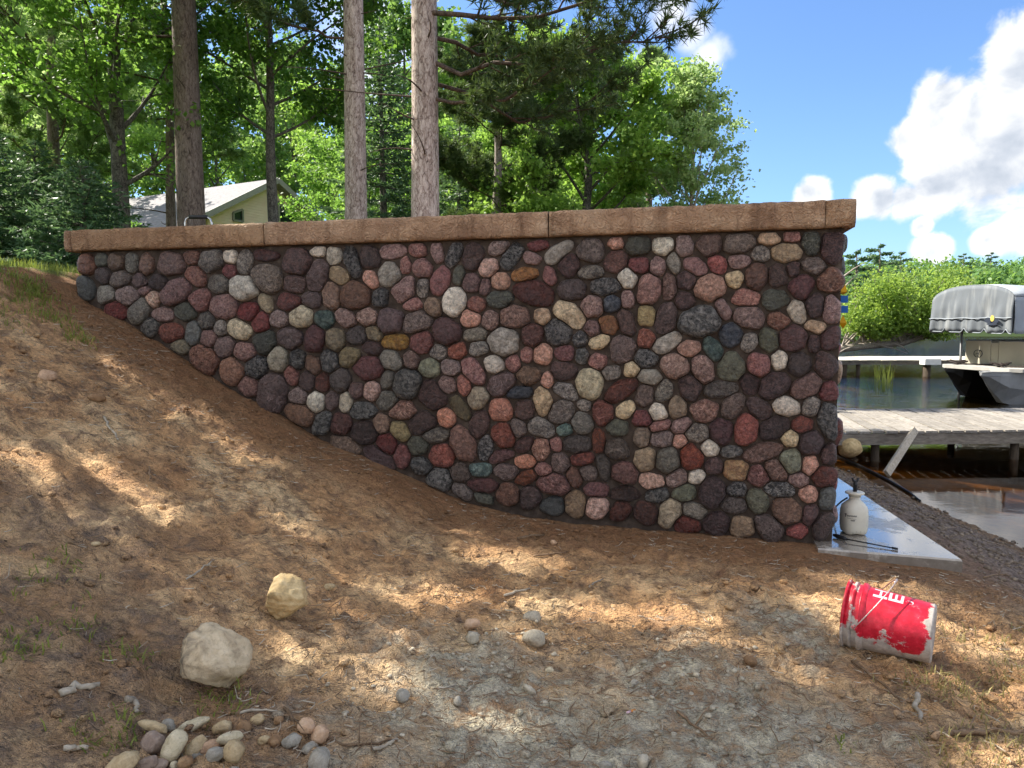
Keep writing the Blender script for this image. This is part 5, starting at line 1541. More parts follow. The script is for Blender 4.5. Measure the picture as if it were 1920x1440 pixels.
# ------------------------------------------------------------------ sprayer jug, hose and wand on the slab
def jug_mat(t):
    n = t.noise(t.co, 26.0, 5.0, 0.7); n2 = t.noise(t.co, 9.0, 3.0, 0.6)
    col = t.mix(t.n('ShaderNodeMapRange', {0: n, 1: 0.60, 2: 0.72, 4: .6}).outputs[0], lin(222, 216, 198), lin(150, 138, 118))
    col = t.mix(t.n('ShaderNodeMapRange', {0: n2, 1: 0.5, 2: 0.8, 4: .4}).outputs[0], col, lin(186, 176, 156))
    finish(t, col, 0.45, n2, 0.15, 0.01, 0.4, **{'Subsurface Weight': 0.15, 'Subsurface Radius': (0.02, 0.02, 0.015)})
M_jug = mat("dirty_white_jug", jug_mat)
def build_sprayer():
    b = onz(1600, 999, 0.0)
    root = empty("sprayer_jug", b, "dirty white pump sprayer jug standing on the wet slab", "sprayer")
    mb = MB()
    seg = 40
    prof = [(0.0, .012), (.045, .010), (.066, .0), (.076, .006), (.082, .03), (.086, .07), (.086, .13), (.084, .165), (.078, .195), (.062, .220), (.042, .236), (.036, .246), (.036, .268), (.0, .268)]
    prof = np.array(prof)
    a = np.arange(seg) / seg * 2 * math.pi
    sq = (np.abs(np.cos(a)) ** 3.2 + np.abs(np.sin(a)) ** 3.2) ** (-1 / 3.2)
    V = []
    for (r, z) in prof:
        k = 1.0 if z < .20 else 0.0
        rr = r * (1 + (np.minimum(sq, 1.12) - 1) * .8 * k)
        zz = z + (0.010 * (0.5 + 0.5 * np.cos(4 * a + .6)) if z < .02 and r > .05 else 0) * np.ones(seg)
        V.append(np.stack([rr * np.cos(a), rr * np.sin(a), zz], -1))
    V = np.concatenate(V) + b
    i = np.arange(len(prof) - 1)[:, None]; j = np.arange(seg)[None]
    mb.add(V, np.stack([i * seg + j, i * seg + (j + 1) % seg, (i + 1) * seg + (j + 1) % seg, (i + 1) * seg + j], -1).reshape(-1, 4))
    tank = mb.build("tank", M_jug, root, True)
    T = lambda V: V + b
    mb = MB(); mb.lathe([(.0, .262), (.040, .262), (.040, .276), (.062, .284), (.064, .292), (.056, .298), (.03, .298), (0, .298)], 28, T); mb.build("funnel_cap", M_jug, root, True)
    mb = MB(); mb.lathe([(0, .29), (.014, .29), (.013, .345), (.016, .348), (.016, .352), (.012, .356), (.012, .372), (0, .372)], 16, T)
    mb.tube(np.array([b + (-.022, 0, .395), b + (-.012, 0, .372), b + (.012, 0, .372), b + (.022, 0, .395)]), .008, 8)
    mb.build("pump_handle", M_black, root, True)
    # printed lettering wrapped on the front: a bold T word, a thin line and a small block
    view = np.array([0, 0, 0.0]) - np.array([b[0], b[1], 0]); va = math.atan2(view[1], view[0]) - 0.10
    def stroke(mbk, s0, z0, s1, z1, w):
        pts = []
        for q in np.linspace(0, 1, 5):
            s = s0 + (s1 - s0) * q; z = z0 + (z1 - z0) * q
            an = va + s / .0895
            rr = .0900
            k = (abs(math.cos(an)) ** 3.2 + abs(math.sin(an)) ** 3.2) ** (-1 / 3.2)
            rr = .086 * (1 + (min(k, 1.12) - 1) * .8) + .0008
            pts.append(b + np.array([rr * math.cos(an), rr * math.sin(an), z]))
        P0 = np.array(pts); n = len(P0)
        if abs(s1 - s0) > abs(z1 - z0):
            off = np.array([0, 0, w / 2])
        else:
            off = np.array([-math.sin(va), math.cos(va), 0]) * w / 2
        Vv = np.concatenate([P0 - off, P0 + off])
        mbk.add(Vv, [(k, k + 1, n + k + 1, n + k) for k in range(n - 1)])
    mb = MB()
    x = -.055
    stroke(mb, x, .150, x + .020, .150, .005); stroke(mb, x + .010, .150, x + .010, .128, .005)
    xx = x + .022
    for k, g in enumerate("uugmon"):
        wd = .0085
        for q in ((0, 1), (1, 1)):
            stroke(mb, xx + q[0] * (wd - .003), .146 - k * .0003, xx + q[0] * (wd - .003), .135, .0025)
        stroke(mb, xx, .1365 if g in "u" else .145, xx + wd - .003, .1365 if g in "u" else .145, .003)
        xx += .0105
    stroke(mb, x + .02, .124, x + .078, .121, .0022)
    stroke(mb, x + .045, .112, x + .072, .111, .005); stroke(mb, x + .05, .105, x + .07, .1045, .002)
    mb.build("print", M_black, tank)
    # hose from the jug behind towards the wall
    h = empty("sprayer_hose", b, "thin black hose running from the sprayer jug to the wall corner", "hose")
    mb = MB(); e = onz(1562, 962, 0.012)
    mb.tube(bez(b + np.array([-.02, .07, .235]), (b + e) / 2 + np.array([0, .1, .12]), e + np.array([0, .02, 0]), 14), .006, 7)
    mb.build("tube", M_black, h, True)
    w0, w1, w2 = onz(1563, 1003, .017), onz(1588, 1011, .017), onz(1682, 1029, .009)
    wr = empty("spray_wand", w1, "black spray wand lying on the slab's front edge", "wand")
    mb = MB(); mb.tube(np.array([w0, w0 + (w1 - w0) * .3, w0 + (w1 - w0) * .8, w1]), [.010, .016, .013, .008], 10); mb.build("grip", M_black, wr, True)
    mb = MB(); mb.tube(np.array([w1, w2]), .0045, 8); mb.build("lance", M_black, wr, True)
    mb = MB(); d = (w2 - w1) / np.linalg.norm(w2 - w1); mb.tube(np.array([w2 - d * .03, w2 + d * .005]), .0075, 8); mb.build("nozzle", M_black, wr, True)
build_sprayer()

# ------------------------------------------------------------------ the red bucket
def bucket_mat(t):
    n = t.noise(t.co, 7.0, 6.0, 0.66, 0.8); n2 = t.noise(t.co, 30.0, 4.0, 0.7); n3 = t.noise(t.co, 3.0, 3.0, 0.5)
    sp = t.n('ShaderNodeSeparateXYZ', {0: t.co})
    # cement dried on: thick towards the foot of the pail and along one side
    low = t.n('ShaderNodeMapRange', {0: sp.outputs[2], 1: 0.03, 2: -0.11}).outputs[0]
    endm = t.n('ShaderNodeMapRange', {0: sp.outputs[0], 1: 0.135, 2: 0.18}).outputs[0]
    rim = t.math('MULTIPLY', t.n('ShaderNodeMapRange', {0: sp.outputs[0], 1: -0.10, 2: -0.13}).outputs[0], t.n('ShaderNodeMapRange', {0: sp.outputs[0], 1: -0.20, 2: -0.15}).outputs[0])
    f = t.math('ADD', t.math('ADD', n, t.math('MULTIPLY', n2, 0.25)), t.math('ADD', t.math('MULTIPLY', low, 0.34), t.math('ADD', t.math('MULTIPLY', endm, 0.30), t.math('MULTIPLY', rim, 0.18))))
    cem = t.n('ShaderNodeMapRange', {0: f, 1: 0.77, 2: 0.82}).outputs[0]
    red = t.ramp(n2, [(0.3, lin(176, 22, 40)), (0.55, lin(206, 34, 56)), (0.8, lin(222, 70, 90))])
    col = t.mix(cem, red, t.ramp(n2, [(0.3, lin(150, 140, 132)), (0.7, lin(206, 198, 188))]))
    finish(t, col, t.math('MULTIPLY_ADD', cem, 0.5, 0.34), t.math('ADD', t.math('MULTIPLY', cem, 0.6), t.math('MULTIPLY', n2, 0.4)), 0.5, 0.006, 0.45)
M_bucket = mat("red_pail_with_dried_cement", bucket_mat)
M_inside = plain("pail_inside", (150, 60, 60), 0.6, 0.3, 9.0)
M_print = plain("white_print", (226, 190, 196), 0.5, 0.05)
M_wire = plain("galvanised_wire", (190, 176, 172), 0.4, 0.1, 30, metal=0.5)
def build_bucket():
    a = hit(1590, 1203); b = hit(1742, 1249)
    d = b - a; d[2] = 0; d = d / np.linalg.norm(d)
    zg = (a[2] + b[2]) / 2 - .004
    ctr = (a + b) / 2; ctr[2] = zg + 0.148
    L = 0.365
    root = empty("red_bucket", (ctr[0], ctr[1], zg), "red plastic pail smeared with cement lying on its side", "bucket")
    tilt = -0.035
    dx = np.array([d[0] * math.cos(tilt), d[1] * math.cos(tilt), math.sin(tilt)])
    dy = unit(np.cross([0, 0, 1.0], dx)); dz = np.cross(dx, dy)
    def M(V):                                              # lathe axis (z) -> bucket axis, rim at -L/2
        return V[:, :1] * dy + V[:, 1:2] * dz + V[:, 2:] * dx
    def part(nm, prof, m, par=root, seg=48):
        mb = MB(); mb.lathe(prof, seg, M)
        o = mb.build(nm, m, par, True); return o
    def place(o, axis_rot=True):
        # local x along the bucket so that the stains keep their place on it
        return o
    from mathutils import Matrix
    rot = Matrix(((dx[0], dy[0], dz[0]), (dx[1], dy[1], dz[1]), (dx[2], dy[2], dz[2]))).to_4x4()
    def obj(nm, mb, m, par=root, smooth=True):
        V = np.concatenate(mb.V)
        me = mesh_data(nm, V, [(np.asarray(f, int), k) for f, k in mb.F], smooth)
        me.materials.append(m)
        o = bpy.data.objects.new(nm, me); COL.objects.link(o)
        o.parent = root if par is root else par
        if par is root:
            o.location = (0, 0, ctr[2] - zg)
            o.rotation_euler = rot.to_euler()
        return o
    def lat(prof, seg=48):                                 # lathe about local x
        mb = MB(); mb.lathe(prof, seg, lambda V: np.stack([V[:, 2], V[:, 0], V[:, 1]], -1)); return mb
    h = L / 2
    ro, rb = 0.150, 0.131
    def rad(x):
        return rb + (ro - rb) * (h - x) / L
    mb = lat([(0.0, h - .006), (rb - .014, h - .006), (rb - .004, h - .001), (rb, h - .010), (rad(0), 0), (rad(-.10), -.10), (rad(-h), -h), (rad(-h) - .004, -h - .002), (rad(-h) - .006, -h + .004), (rad(0) - .006, 0), (rb - .008, h - .02), (0, h - .02)])
    body = obj("body", mb, M_bucket)
    # stacked reinforcing bands below the lip
    for x0, x1, e, nm in ((-h, -h + .012, .009, "lip"), (-h + .030, -h + .044, .006, "band"), (-h + .066, -h + .078, .012, "band")):
        mb = lat([(rad(x0) - .002, x0), (rad(x0) + e, x0 + .001), (rad(x1) + e, x1 - .001), (rad(x1) - .002, x1)])
        obj(nm, mb, M_bucket)
    mb = lat([(rad(-h + .078) + .011, -h + .074), (rad(-h + .078) + .013, -h + .078), (rad(-h + .09) + .0008, -h + .094)])
    obj("skirt", mb, M_bucket)
    # ears and wire bail, swung up over the top
    xe = -h + .060
    for s in (-1, 1):
        mb = MB(); mb.lathe([(0, 0), (.016, 0), (.015, .012), (0, .014)], 14, lambda V, s=s: np.stack([V[:, 0] + xe, s * (rad(xe) + .008 + V[:, 2]), V[:, 1]], -1))
        obj("ear", mb, M_bucket)
    t = np.linspace(0, math.pi, 30)
    rr = rad(xe) + .02
    mb = MB()
    lift = 0.62
    mb.tube(np.stack([xe + np.sin(t) * .17 * math.cos(lift) , -np.cos(t) * rr, np.sin(t) * (.205)], -1), .0026, 6)
    obj("bail", mb, M_wire)
    mb = MB(); mb.tube(np.array([(xe + .135, -.02, .203), (xe + .14, 0.0, .206), (xe + .138, .03, .203)]), .005, 8)
    obj("grip", mb, M_wire)
    # white lettering, stacked from the lip down: H, then a block letter, then a round letter
    mb = MB()
    def patch(x0, x1, a0, a1):
        n = 5
        V = []
        for x in (x0, x1):
            for k in range(n):
                an = a0 + (a1 - a0) * k / (n - 1)
                r = rad(x) + .0012
                V.append((x, r * math.cos(an), r * math.sin(an)))
        mb.add(V, [(k, k + 1, n + k + 1, n + k) for k in range(n - 1)])
    # angles on the barrel: 90 deg = up, 180 deg faces the viewer side (local -y)
    def deg(q): return R(q)
    vs = -1 if (np.array([0, 0]) - ctr[:2]) @ dy[:2] < 0 else 1
    def A(q):                                              # q degrees from the top towards the viewer
        return R(90 - vs * q)
    x0 = -h + .115
    patch(x0, x0 + .058, A(19), A(25)); patch(x0, x0 + .058, A(-4), A(2)); patch(x0 + .024, x0 + .034, A(2), A(19))
    x0 += .063
    patch(x0, x0 + .060, A(19), A(25)); patch(x0, x0 + .012, A(-4), A(19)); patch(x0 + .024, x0 + .034, A(-2), A(19)); patch(x0 + .048, x0 + .060, A(-4), A(19))
    x0 += .066
    for k in range(16):
        q0, q1 = 2 * math.pi * k / 16, 2 * math.pi * (k + 1) / 16
        if k in (4, 5): continue
        patch(x0 + .018 + .014 * math.cos(q0) - .002, x0 + .018 + .014 * math.cos(q1) + .002, A(17 + 5 * math.sin(q0) - .8), A(17 + 5 * math.sin(q1) + .8))
    obj("lettering", mb, M_print, smooth=False)
build_bucket()

# ------------------------------------------------------------------ loose rocks
def rock_mesh(a, b, c, seed, rough=0.10, cuts=3, nu=20, nv=12, depth=0.25):
    """lumpy stone with semi-axes a, b, c; a few flat faces broken off"""
    rs = np.random.default_rng(seed)
    u = np.arange(nu) / nu * 2 * math.pi; v = np.linspace(0, math.pi, nv + 1)[1:-1]
    D = np.concatenate([[[0, 0, 1]], np.stack([np.outer(np.sin(v), np.cos(u)), np.outer(np.sin(v), np.sin(u)), np.outer(np.cos(v), np.ones(nu))], -1).reshape(-1, 3), [[0, 0, -1]]])
    r = np.ones(len(D))
    for k in range(7):
        w = rs.normal(size=3) * rs.uniform(1, 4.2)
        r += rough * (0.55 if k > 2 else 1) * np.sin(D @ w + rs.uniform(0, 6)) / 1.6
    for _ in range(cuts):
        n = unit(rs.normal(size=3)); lim = rs.uniform(1 - depth, 0.97)
        dn = D @ n
        r = np.where(dn > 0.05, np.minimum(r, lim / np.maximum(dn, 0.05)), r)
    V = D * r[:, None] * np.array([a, b, c])
    m = nv - 1
    Q = []
    for i in range(m - 1):
        for j in range(nu):
            Q.append((1 + i * nu + j, 1 + (i + 1) * nu + j, 1 + (i + 1) * nu + (j + 1) % nu, 1 + i * nu + (j + 1) % nu))
    T = [(0, 1 + j, 1 + (j + 1) % nu) for j in range(nu)] + [(len(D) - 1, 1 + (m - 1) * nu + (j + 1) % nu, 1 + (m - 1) * nu + j) for j in range(nu)]
    return V, np.array(Q), np.array(T)

def rock_mat(name, c0, c1, c2, scale=9.0, stain=None):
    def fn(t):
        rnd = t.n('ShaderNodeObjectInfo').outputs['Random']
        off = t.n('ShaderNodeCombineXYZ', {0: t.math('MULTIPLY', rnd, 31.0), 1: t.math('MULTIPLY', rnd, 17.0), 2: rnd}).outputs[0]
        co = t.n('ShaderNodeVectorMath', {0: t.co, 1: off}, operation='ADD').outputs[0]
        n = t.noise(co, scale, 6.0, 0.65, 0.6); n2 = t.noise(co, scale * 7, 4.0, 0.7)
        col = t.ramp(n, [(0.28, lin(*c0)), (0.5, lin(*c1)), (0.72, lin(*c2))])
        col = t.mix(t.n('ShaderNodeMapRange', {0: n2, 1: 0.52, 2: 0.70, 4: .45}).outputs[0], col, t.mix(1.0, col, (0.5, 0.47, 0.44), 'MULTIPLY'))
        col = t.mix(1.0, col, (1.08, 1.0, 0.88), 'MULTIPLY')
        if stain:
            sp = t.n('ShaderNodeSeparateXYZ', {0: t.co})
            s = t.n('ShaderNodeMapRange', {0: t.math('ADD', sp.outputs[0], t.math('MULTIPLY', t.math('SUBTRACT', n, .5), .25)), 1: stain[0], 2: stain[1], 4: .8}).outputs[0]
            col = t.mix(s, col, lin(74, 72, 68))
        finish(t, col, 0.82, t.math('ADD', t.math('MULTIPLY', n2, .5), n), 0.75, 0.012, 0.3)
    return mat(name, fn)
M_r_grey = rock_mat("rock_grey", (140, 128, 110), (190, 178, 156), (218, 208, 186), 11.0, (-.03, -.09))
M_r_tan = rock_mat("rock_tan", (150, 132, 98), (198, 178, 138), (222, 208, 172), 13.0)
M_p = {'t': rock_mat("pebble_tan", (146, 130, 104), (184, 168, 138), (206, 194, 166), 24.0), 'm': rock_mat("pebble_mauve", (122, 108, 102), (154, 140, 132), (176, 164, 156), 24.0),
       'w': rock_mat("pebble_cream", (168, 160, 136), (200, 194, 172), (222, 216, 198), 24.0), 'g': rock_mat("pebble_grey", (128, 128, 124), (160, 160, 156), (188, 188, 184), 24.0),
       'b': rock_mat("pebble_brown", (112, 90, 70), (146, 120, 94), (172, 148, 120), 24.0), 'n': rock_mat("pebble_pink", (164, 136, 114), (196, 168, 144), (214, 192, 172), 24.0),
       'c': rock_mat("cement_crumb", (150, 146, 136), (186, 182, 170), (216, 212, 200), 30.0)}

def roughen(V, amp, seed):
    rs = np.random.default_rng(seed)
    n = unit(V)
    s = np.abs(V).max()
    d = np.zeros(len(V))
    for k in range(14):
        w = unit(rs.normal(size=3)) * rs.uniform(8, 34) / s
        d += np.sin(V @ w + rs.uniform(0, 6)) * amp / (1 + .25 * k)
    return V + n * d[:, None]

def lay_rock(name, px, py, w, h, ang, m, label, cat="rock", group=None, seed=0, rough=.10, cuts=3, depth=.25, sink=.25, thick=1.0, nu=20, nv=12):
    """a stone seen w x h pixels large with its middle at (px, py), resting on the ground there"""
    p = hit(px, py + h * 0.28)
    dist = p[1]
    a = w / 2 / FPX * dist * 1.02; bz = h / 2 / FPX * dist
    V, Q, T = rock_mesh(a, bz * 1.15 * thick, bz * 1.02, seed, rough, cuts, nu, nv, depth)
    V = roughen(V, (0.0016 if nu > 30 else 0.0012) * a / .1, seed + 9)
    an = R(ang)
    right = np.array([1.0, 0, 0]); view = unit(np.array([p[0], p[1], p[2] - EYE])); right = unit(np.cross(view, [0, 0, 1.0])); up = np.cross(right, view)
    X = right * math.cos(an) + up * math.sin(an); Z = -right * math.sin(an) + up * math.cos(an)
    W = V[:, :1] * X + V[:, 1:2] * view + V[:, 2:] * Z
    c = p.copy()
    c[2] = p[2] - W[:, 2].min() * (1 - sink)
    # keep the middle on its sight line: slide along the ground towards the viewer
    d = ray(px, py); t = (c[2] - EYE) / d[2] if d[2] < -0.02 else p[1]
    q = np.array([0, 0, EYE]) + d * t
    c[0], c[1] = q[0], q[1]
    g = float(ground(c[0], c[1]))
    c[2] = g - W[:, 2].min() * (1 - sink)
    o = mesh_obj(name, W, [(Q, 0), (T, 0)], m, None, True, c)
    return tag(o, label, cat, group)

lay_rock("boulder", 399, 1213, 138, 116, -8, M_r_grey, "larger pale boulder with dark stained left side on the slope", "boulder", seed=3, cuts=6, depth=.26, sink=.22, nu=64, nv=40, rough=.07)
lay_rock("boulder", 535, 1125, 92, 92, -5, M_r_tan, "smaller blocky tan boulder above the larger one", "boulder", seed=15, cuts=16, depth=.40, sink=.22, nu=64, nv=40, rough=.05)
PILE = [(440, 250, 240, 75, -28, 't', "flat tan stone at the pile's upper left end"), (545, 225, 130, 90, -40, 'g', "wedge shaped grey stone at the pile's upper left"), (725, 235, 235, 90, 12, 'w', "long pale stone along the pile's top"),
        (955, 190, 175, 95, -5, 't', "flat topped brown stone highest in the pile's middle"), (1110, 225, 110, 100, -30, 'b', "dark brown stone right of the flat topped one"), (1210, 195, 110, 85, 10, 't', "small tan stone above the twigs"),
        (1370, 205, 80, 65, 0, 'b', "small brown stone half hidden by a twig"), (1255, 270, 100, 60, 10, 't', "small olive stone below the tan one"), (1580, 240, 135, 130, 0, 'n', "round tan stone at the pile's upper right"),
        (1680, 300, 140, 135, -20, 'n', "pinkish upright stone on the pile's right"), (420, 365, 180, 165, 0, 'm', "big smooth mauve stone on the pile's left"), (590, 395, 240, 160, 62, 'w', "large mottled cream stone leaning in the pile"),
        (745, 335, 220, 110, 40, 't', "slanted tan stone beside the mottled cream one"), (1000, 290, 205, 85, -3, 'w', "long pale green grey stone in the pile's middle"), (855, 370, 165, 95, 12, 'n', "small pinkish stone in the pile's middle"),
        (1035, 400, 165, 160, -10, 't', "two toned stone below the long pale one"), (735, 455, 185, 95, -12, 'g', "dark grey angular stone low in the pile"), (900, 455, 155, 105, 0, 'g', "bluish grey round stone low in the pile"),
        (1345, 330, 110, 90, 0, 'b', "brown stone left of the round grey one"), (1465, 330, 145, 105, 10, 'g', "round grey stone alone among the twigs"), (1610, 405, 130, 80, 10, 'g', "small grey stone above the pale egg stone"),
        (1680, 485, 180, 190, 0, 'g', "pale egg shaped stone at the pile's lower right"), (190, 520, 260, 150, 20, 't', "large grey tan stone at the pile's lower left corner"), (385, 490, 165, 100, 0, 'm', "mauve grey stone at the bottom edge, left"),
        (480, 530, 130, 90, 0, 'm', "mauve stone cut by the bottom edge"), (585, 535, 62, 62, 0, 'w', "tiny cream pebble at the bottom edge"), (670, 510, 125, 95, 0, 'b', "tan brown stone at the bottom edge"), (850, 535, 230, 80, 5, 'w', "long cream stone at the bottom edge"),
        (1025, 540, 100, 70, 0, 'g', "grey stone at the bottom edge right of the cream one")]
for k, (x, y, w, h, a, c, lab) in enumerate(PILE):
    lay_rock("pile_stone", 180 + x / 4, 1300 + y / 4, w / 4 * 1.0, h / 4 * 1.04, a, M_p[c], lab, "stone", "stones heaped at the bottom left", seed=200 + k, rough=.06, cuts=7, depth=.30, sink=.16, thick=1.0)
for k, (x, y, w, h, a, c, lab) in enumerate([(86, 696, 34, 26, -10, 'n', "pinkish rounded rock half buried high on the slope"), (180, 728, 30, 14, -10, 'b', "flat brown stone below the pinkish buried rock"), (755, 1302, 27, 27, 0, 'g', "round grey white pebble left of the cement spill"),
        (858, 1313, 16, 20, 10, 'g', "small upright grey pebble on the cement spill"), (1003, 1185, 56, 30, 5, 'c', "largest crumbly lump of dried mortar"), (884, 1172, 34, 20, 10, 'n', "tan lump of mortar above two others"), (886, 1196, 30, 24, 0, 'c', "pale blue grey mortar lump below the tan one"),
        (998, 1150, 40, 22, 5, 'c', "greyish mortar lump above the largest one"), (992, 1274, 30, 16, -35, 'c', "knobbly white crumb of mortar on the spill"), (1190, 1273, 16, 16, 0, 'g', "grey pebble alone right of the spill's middle"), (1030, 1254, 17, 12, 0, 'w', "cream pebble above the lone grey one"),
        (1407, 1238, 26, 20, -10, 'b', "round brown stone on the cement spill's right"), (1206, 1428, 22, 30, 0, 'c', "grey chip standing at the bottom edge"), (1135, 1432, 28, 16, 0, 'g', "grey pebble at the bottom edge, middle"), (618, 1095, 22, 14, 0, 't', "small tan pebble right of the tan boulder"),
        (1653, 1043, 16, 12, -20, 'w', "white pebble below the slab edge"), (1758, 1052, 20, 10, -15, 'g', "flat grey stone at the slab's corner"), (1682, 1044, 14, 10, 0, 'n', "small pink pebble beside the white one under the slab"), (1038, 1012, 14, 10, 0, 'n', "small pinkish stone near the wall foot stick"),
        (177, 1010, 22, 9, 0, 't', "flat tan pebble on the left slope")]):
    lay_rock("loose_stone", x, y, w, h, a, M_p[c], lab, "stone", "loose stones on the ground", seed=300 + k, rough=.12 if c == 'c' else .07, cuts=6 if c == 'c' else 3, depth=.35, sink=.2, nu=14, nv=9)
# rock at the foot of the dock
p = onz(1601, 846, -0.36)
V, Q, T = rock_mesh(.19, .16, .15, 77, .06, 3, 24, 14)
tag(mesh_obj("shore_rock", V, [(Q, 0), (T, 0)], M_r_tan, None, True, p + np.array([0, .15, .03])), "rounded tan rock under the near dock's landward end", "rock")

# ------------------------------------------------------------------ sticks and branches
def lay_stick(pts, rad, m, label, name="stick", lift=0.008, tw=0, seed=0, cat="stick"):
    P = np.array([hit(x, y, lift) for x, y in pts])
    # smooth and densify
    t = np.linspace(0, 1, len(pts)); tt = np.linspace(0, 1, max(8, 4 * len(pts)))
    D = np.stack([np.interp(tt, t, P[:, k]) for k in range(3)], -1)
    for _ in range(2):
        D[1:-1] = (D[:-2] + 2 * D[1:-1] + D[2:]) / 4
    rs = np.random.default_rng(seed)
    D[1:-1] += rs.normal(size=(len(D) - 2, 3)) * np.array([.4, .4, .25]) * rad
    D[:, 2] = np.maximum(D[:, 2], ground(D[:, 0], D[:, 1]) + rad * .5)
    mb = MB(); r = rad * np.linspace(1.1, .55, len(D)) * (1 + .15 * rs.normal(size=len(D)))
    mb.tube(D, np.maximum(r, rad * .3), 7)
    for k in range(tw):
        i = rs.integers(1, len(D) - 1); s = D[i]
        d = unit(D[min(i + 1, len(D) - 1)] - D[i] + rs.normal(size=3) * .04); e = s + d * rs.uniform(.04, .12) + np.array([0, 0, .015])
        mb.tube(np.array([s, (s + e) / 2 + (0, 0, .006), e]), [rad * .5, rad * .35, rad * .15], 5)
    o = mb.build(name, m, None, True, D.mean(0))
    return tag(o, label, cat)
lay_stick([(195, 785), (205, 803), (222, 828)], .008, M_stick, "short bleached stick on the upper slope")
lay_stick([(112, 1306), (150, 1296), (186, 1288)], .013, M_stick, "flat grey splinter of wood low on the left slope")
lay_stick([(120, 1408), (150, 1409), (165, 1408)], .009, M_stick, "weathered chip of wood left of the stone pile")
lay_stick([(1720, 1308), (1718, 1330), (1728, 1356)], .011, M_stick, "short curved grey driftwood below the bucket")
lay_stick([(1597, 1243), (1640, 1275), (1690, 1318)], .006, M_twig, "straight twig pointing at the bucket")
lay_stick([(1750, 1391), (1790, 1377), (1850, 1378), (1930, 1384)], .012, M_twig, "long curved branch at the bottom right", tw=4, seed=4)
lay_stick([(1270, 1340), (1300, 1365), (1335, 1394)], .006, M_twig, "dark twig on the cement spill's right", tw=2)
lay_stick([(532, 1335), (550, 1360), (590, 1392), (660, 1408), (745, 1393)], .006, M_twig, "long forked twig lying over the stone pile", tw=4, seed=6)
lay_stick([(450, 1342), (490, 1336), (520, 1338)], .005, M_stick, "pale straw stick above the stone pile")
lay_stick([(350, 1090), (376, 1074), (401, 1056)], .005, M_stick, "thin pale stick above the larger boulder")
lay_stick([(945, 1122), (970, 1113), (993, 1107)], .008, M_stick, "pale stick above the mortar lumps")
lay_stick([(970, 1015), (995, 1010), (1020, 1006)], .010, M_twig, "dark stick near the foot of the wall")
lay_stick([(1000, 1045), (1035, 1041), (1065, 1038)], .006, M_twig, "thin brown stick below the wall foot stick")
lay_stick([(1105, 1105), (1115, 1095), (1131, 1088)], .006, M_stick, "little crooked twig in front of the wall's middle")
lay_stick([(236, 1316), (250, 1318), (258, 1340)], .012, M_stick, "curled piece of pale bark above the stone pile")
lay_stick([(280, 885), (282, 900), (281, 912)], .006, M_twig, "short dark upright twig on the slope", lift=.03)
lay_stick([(1845, 1085), (1870, 1078), (1895, 1082)], .006, M_twig, "dark root near the right edge", tw=3)
lay_stick([(700, 1412), (720, 1405), (745, 1392)], .007, M_stick, "pale stick at the bottom of the cement spill")
# cigarette end
def build_butt():
    a, b = hit(1176, 1342, .006), hit(1190, 1334, .006)
    root = empty("cigarette_end", a, "smoked cigarette end with orange filter on the spill", "cigarette end")
    mb = MB(); mb.tube(np.array([a, a + (b - a) * .4]), .004, 8); mb.build("paper", M_print, root, True)
    mb = MB(); mb.tube(np.array([a + (b - a) * .41, b]), .0042, 8); mb.build("filter", plain("orange_filter", (214, 140, 60)), root, True)
build_butt()

# ------------------------------------------------------------------ shore edging
def build_edging():
    pts = [(1555, 833), (1600, 850), (1640, 868), (1672, 884), (1710, 905), (1745, 935), (1770, 958), (1800, 985)]
    P = np.array([onz(x, y, -.40) for x, y in pts])
    t = np.linspace(0, 1, len(P)); tt = np.linspace(0, 1, 40)
    D = np.stack([np.interp(tt, t, P[:, k]) for k in range(3)], -1)
    D = D[:26]
    D[:, 2] = np.maximum(ground(D[:, 0], D[:, 1]) - .005, -.56)
    mb = MB()
    n = len(D)
    V = np.concatenate([D + np.array([0, 0, -.14]), D + np.array([0, 0, .03])])
    mb.add(V, [(k, k + 1, n + k + 1, n + k) for k in range(n - 1)])
    mb.tube(D + np.array([0, 0, .03]), .011, 8)
    o = mb.build("shore_edging", M_black, None, False)
    tag(o, "black plastic edging strip along the shoreline", "edging")
build_edging()

# ------------------------------------------------------------------ litter: needles, crumbs, grass
def scatter_ground(n, rs, x=(-4.6, 4.4), y=(1.5, 6.0), dens=None):
    X = rs.uniform(*x, n); Y = rs.uniform(*y, n)
    u = (X - CORNER[0]) * EU[0] + (Y - CORNER[1]) * EU[1]; v = (X - CORNER[0]) * EV[0] + (Y - CORNER[1]) * EV[1]
    ok = ((v < -.06) | (u > 6.15)) & ~((u < 0.35) & (v > -.3) & (X < 3.3)) & (X < shore_x(Y) - .15)
    X, Y = X[ok], Y[ok]
    if dens is not None:
        k = rs.random(len(X)) < dens(X, Y); X, Y = X[k], Y[k]
    return X, Y

